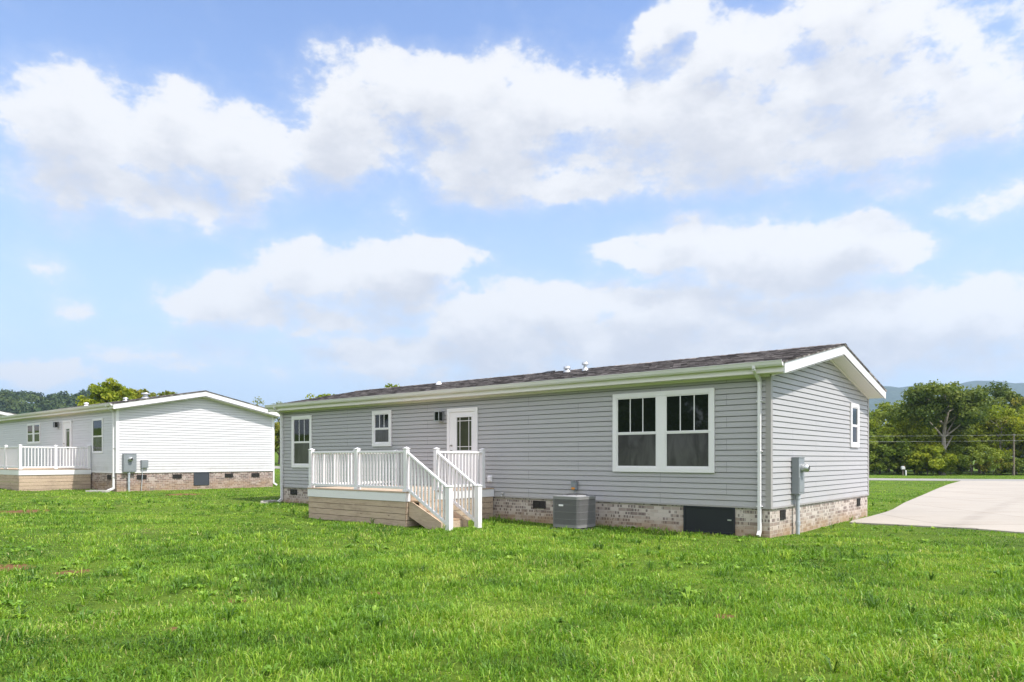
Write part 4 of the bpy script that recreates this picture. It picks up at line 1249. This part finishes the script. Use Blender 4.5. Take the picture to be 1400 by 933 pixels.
# ------------------------------------------------------------------ grass
def mat_grass():
    m, n = new_mat("grass_blades")
    at = n.node('ShaderNodeAttribute', attribute_name='tint').outputs['Fac']
    col = n.ramp(at, [(0.0, (.048, .11, .014)), (0.30, (.115, .24, .021)), (0.6, (.205, .37, .030)), (0.86, (.34, .47, .055)), (1.0, (.48, .42, .20))])
    d = n.node('ShaderNodeBsdfPrincipled', {'Base Color': col, 'Roughness': .45, 'Specular IOR Level': .35})
    t = n.node('ShaderNodeBsdfTranslucent', {'Color': n.mix(1.0, col, rgb(1.3, 1.25, .7), 'MULTIPLY')})
    mx = n.node('ShaderNodeMixShader', {0: .35, 1: d.outputs[0], 2: t.outputs[0]})
    n.node('ShaderNodeOutputMaterial', {'Surface': mx.outputs[0]})
    return m
M['grass'] = mat_grass()
def vnoise(x, y, sc, seed):
    """smooth value noise"""
    rr = np.random.default_rng(seed); T = rr.random((256, 256))
    x = x * sc + 57.3; y = y * sc + 91.7
    xi = np.floor(x).astype(int); yi = np.floor(y).astype(int); fx = x - xi; fy = y - yi
    fx = fx * fx * (3 - 2 * fx); fy = fy * fy * (3 - 2 * fy)
    g_ = lambda a, b: T[a % 256, b % 256]
    return (g_(xi, yi) * (1 - fx) + g_(xi + 1, yi) * fx) * (1 - fy) + (g_(xi, yi + 1) * (1 - fx) + g_(xi + 1, yi + 1) * fx) * fy
rg = np.random.default_rng(99)
BV = []; BT = []
def blades(z_lo, z_hi, tufts_m2, per, width, length, seed):
    r = np.random.default_rng(seed)
    area_w = lambda Z: 1.50 * Z + 5.0
    n = int(tufts_m2 * (0.75 * (z_hi ** 2 - z_lo ** 2) + 5 * (z_hi - z_lo)))
    Z = np.sqrt(r.random(n) * (z_hi ** 2 - z_lo ** 2) + z_lo ** 2)
    Xc = (r.random(n) - .5) * area_w(Z)
    keep = allowed(Xc, Z)
    den = .55 * vnoise(Xc, Z, .9, 3) + .45 * vnoise(Xc, Z, 2.6, 4)
    keep &= r.random(n) < np.clip((den - .06) * 3.0, .45, 1)
    for (px, py, pr) in PATCHES:
        keep &= ~((np.hypot(Xc - px, Z - py) < pr * .75) & (r.random(n) < .93))
    Xc, Z = Xc[keep], Z[keep]; n = len(Xc)
    cl_ = vnoise(Xc, Z, 2.4, 6)
    hs = (.28 + .75 * vnoise(Xc, Z, .7, 5) + 1.1 * np.clip(cl_ - .45, 0, 1)) * r.uniform(.7, 1.3, n)
    big = r.random(n) < .02; hs[big] *= 1.55
    smooth_lawn = near_house(Xc, Z); hs *= smooth_lawn
    tt = .20 + .34 * vnoise(Xc, Z, .4, 8) + .55 * (vnoise(Xc, Z, 1.7, 9) - .5) + .28 * vnoise(Xc, Z, 5.0, 12) + r.normal(0, .10, n)
    k = per
    ang = r.random((n, k)) * 2 * np.pi
    rad = np.sqrt(r.random((n, k))) * (.05 + width * 3.0)
    bx_ = Xc[:, None] + np.cos(ang) * rad; by_ = Z[:, None] + np.sin(ang) * rad
    L = length * hs[:, None] * r.uniform(.45, 1.25, (n, k))
    leanv = r.uniform(.3, 1.6, (n, k))
    a2 = ang + r.normal(0, .9, (n, k))
    W = width * r.uniform(.6, 1.35, (n, k))
    tint = np.clip(tt[:, None] + r.normal(0, .14, (n, k)), 0, .9)
    dry = r.random((n, k)) < (.015 + .16 * np.clip(vnoise(Xc, Z, .8, 15) - .66, 0, 1) * 3)[:, None]; tint[dry] = r.uniform(.88, 1.0, dry.sum())
    bx_, by_, L, leanv, a2, W, tint = [q_.ravel() for q_ in (bx_, by_, L, leanv, a2, W, tint)]
    ok = allowed(bx_, by_)
    bx_, by_, L, leanv, a2, W, tint = [q_[ok] for q_ in (bx_, by_, L, leanv, a2, W, tint)]
    bz = gz(bx_, by_) - .01
    dx, dy = np.cos(a2), np.sin(a2)
    tw = a2 + np.pi / 2 + r.normal(0, .7, len(a2)); sx, sy = np.cos(tw) * W / 2, np.sin(tw) * W / 2
    h1, o1 = L * .62 * np.cos(leanv * .45), L * .62 * np.sin(leanv * .45)
    h2, o2 = h1 + L * .42 * np.cos(leanv * 1.3), o1 + L * .42 * np.sin(leanv * 1.3)
    v0 = np.stack([bx_ - sx, by_ - sy, bz], 1); v1 = np.stack([bx_ + sx, by_ + sy, bz], 1)
    v2 = np.stack([bx_ + dx * o1 + sx * .8, by_ + dy * o1 + sy * .8, bz + h1], 1); v3 = np.stack([bx_ + dx * o1 - sx * .8, by_ + dy * o1 - sy * .8, bz + h1], 1)
    v4 = np.stack([bx_ + dx * o2, by_ + dy * o2, bz + h2], 1)
    BV.append(np.stack([v0, v1, v2, v3, v4], 1).reshape(-1, 3)); BT.append(np.repeat(tint, 5))
DRP = np.array([to_world(*p) for p in dl] + [to_world(*p) for p in dr[::-1]])
def in_poly(x, y, poly):
    ins = np.zeros(x.shape, bool); n = len(poly); j = n - 1
    for i in range(n):
        xi, yi = poly[i]; xj, yj = poly[j]
        c = ((yi > y) != (yj > y)) & (x < (xj - xi) * (y - yi) / (yj - yi + 1e-12) + xi)
        ins ^= c; j = i
    return ins
def allowed(x, y):
    u, v = to_local(x, y); uw, vw = to_local(x, y, WX, WY); ut, vt = to_local(x, y, TXY[0] - .6, TXY[1])
    ok = ~((u > -HL) & (u < 0.0) & (v > 0.0) & (v < HW))
    ok &= ~((uw > -HL) & (uw < 0) & (vw > 0) & (vw < HW))
    ok &= ~((ut > -HL) & (ut < 0) & (vt > 0) & (vt < HW))
    ok &= ~((u > -S1 + .02) & (u < -SN - .0) & (v > -WF + .03) & (v < 0))
    ok &= ~((u > -SN) & (u < -SN + 1.0) & (v > -WF + .1) & (v < -WN - .1))
    ok &= ~((uw > -A1) & (uw < -A0 - .02) & (vw > -AW + .02) & (vw < 0))
    ok &= ~((np.abs(u + 4.16) < .40) & (np.abs(v + .72) < .40))
    ok &= ~in_poly(x, y, DRP)
    ok &= np.abs(y - ROAD(x)) > 2.62
    return ok
def near_house(x, y):
    """the strip right of the gable and round the white house is mown closer"""
    u, v = to_local(x, y); f = np.ones_like(x)
    f = np.where((u > -.5) & (v > .8), .62, f)
    f = np.where(y > 24, .85, f)
    return f
blades(3.6, 7.5, 270, 9, .0095, .102, 1)
blades(7.5, 12, 190, 7, .0115, .095, 2)
blades(12, 20, 100, 6, .0145, .085, 3)
blades(20, 33, 36, 5, .023, .085, 4)
blades(33, 75, 12, 4, .036, .065, 5)
# broad-leaved weeds and coarse clumps scattered through the lawn
def weeds(z_lo, z_hi, m2, seed):
    r = np.random.default_rng(seed)
    n = int(m2 * (0.75 * (z_hi ** 2 - z_lo ** 2) + 5 * (z_hi - z_lo)))
    Z = np.sqrt(r.random(n) * (z_hi ** 2 - z_lo ** 2) + z_lo ** 2); Xc = (r.random(n) - .5) * (1.5 * Z + 5)
    keep = allowed(Xc, Z) & (r.random(n) < np.clip((vnoise(Xc, Z, .9, 21) - .35) * 3, .05, 1))
    Xc, Z = Xc[keep], Z[keep]; n = len(Xc); k = 14
    kind = r.random(n) < .55
    ang = r.random((n, k)) * 2 * np.pi
    L = np.where(kind, .075, .15)[:, None] * r.uniform(.6, 1.3, (n, k))
    W = np.where(kind, .030, .013)[:, None] * r.uniform(.7, 1.2, (n, k)) * (1 + Z[:, None] * .02)
    el = np.where(kind, .35, .95)[:, None] + r.normal(0, .22, (n, k))
    t0 = np.where(kind, r.uniform(.25, .75, n), r.uniform(.05, .9, n))
    tint = np.clip(t0[:, None] + r.normal(0, .08, (n, k)), 0, .9)
    dx, dy = np.cos(ang), np.sin(ang); sx, sy = -dy * W / 2, dx * W / 2
    bx_ = Xc[:, None] + dx * .015; by_ = Z[:, None] + dy * .015; bz = gz(bx_, by_) + .005
    a1 = np.cos(el); h1 = np.sin(el)
    o1, o2 = L * .55 * a1, L * .55 * a1 + L * .5 * np.cos(el - .7); z1 = bz + L * .55 * h1 + .02; z2 = z1 + L * .5 * np.sin(el - .7)
    q = lambda a, b, c: np.stack([a.ravel(), b.ravel(), c.ravel()], 1)
    v0 = q(bx_ - sx * .4, by_ - sy * .4, bz); v1 = q(bx_ + sx * .4, by_ + sy * .4, bz)
    v2 = q(bx_ + dx * o1 + sx, by_ + dy * o1 + sy, z1); v3 = q(bx_ + dx * o1 - sx, by_ + dy * o1 - sy, z1)
    v4 = q(bx_ + dx * o2, by_ + dy * o2, z2)
    BV.append(np.stack([v0, v1, v2, v3, v4], 1).reshape(-1, 3)); BT.append(np.repeat(tint.ravel(), 5))
weeds(3.6, 12, 6, 31); weeds(12, 24, 3, 32)
V = np.concatenate(BV); T = np.concatenate(BT); nb = len(V) // 5
base = (np.arange(nb) * 5)[:, None]
quads = base + np.array([0, 1, 2, 3]); tris = base + np.array([3, 2, 4])
flat = np.concatenate([quads, tris], 1).ravel(); sizes = np.tile([4, 3], nb)
grass = np_mesh("grass", V, flat, sizes, M['grass'], {'tint': T})
tag(grass, "uneven green lawn grass growing in front of the houses", "grass", kind='stuff')
print("blades", nb)

# ------------------------------------------------------------------ haze over the land
HAZE = True
if HAZE:
    m = bpy.data.materials.new("haze_air"); m.use_nodes = True; n = NT(m.node_tree); n.n.clear()
    pv = n.node('ShaderNodeVolumePrincipled', {'Color': rgb(.58, .76, 1.0), 'Density': 0.0002, 'Anisotropy': 0.2})
    n.node('ShaderNodeOutputMaterial', {'Volume': pv.outputs[0]})
    b = MB(); b.box(-4600, 4600, -650, 5300, -2.5, 365)
    hz = b.build("haze", m); tag(hz, "thin pale blue air between the lawn and the far ridge", "haze", kind='stuff')
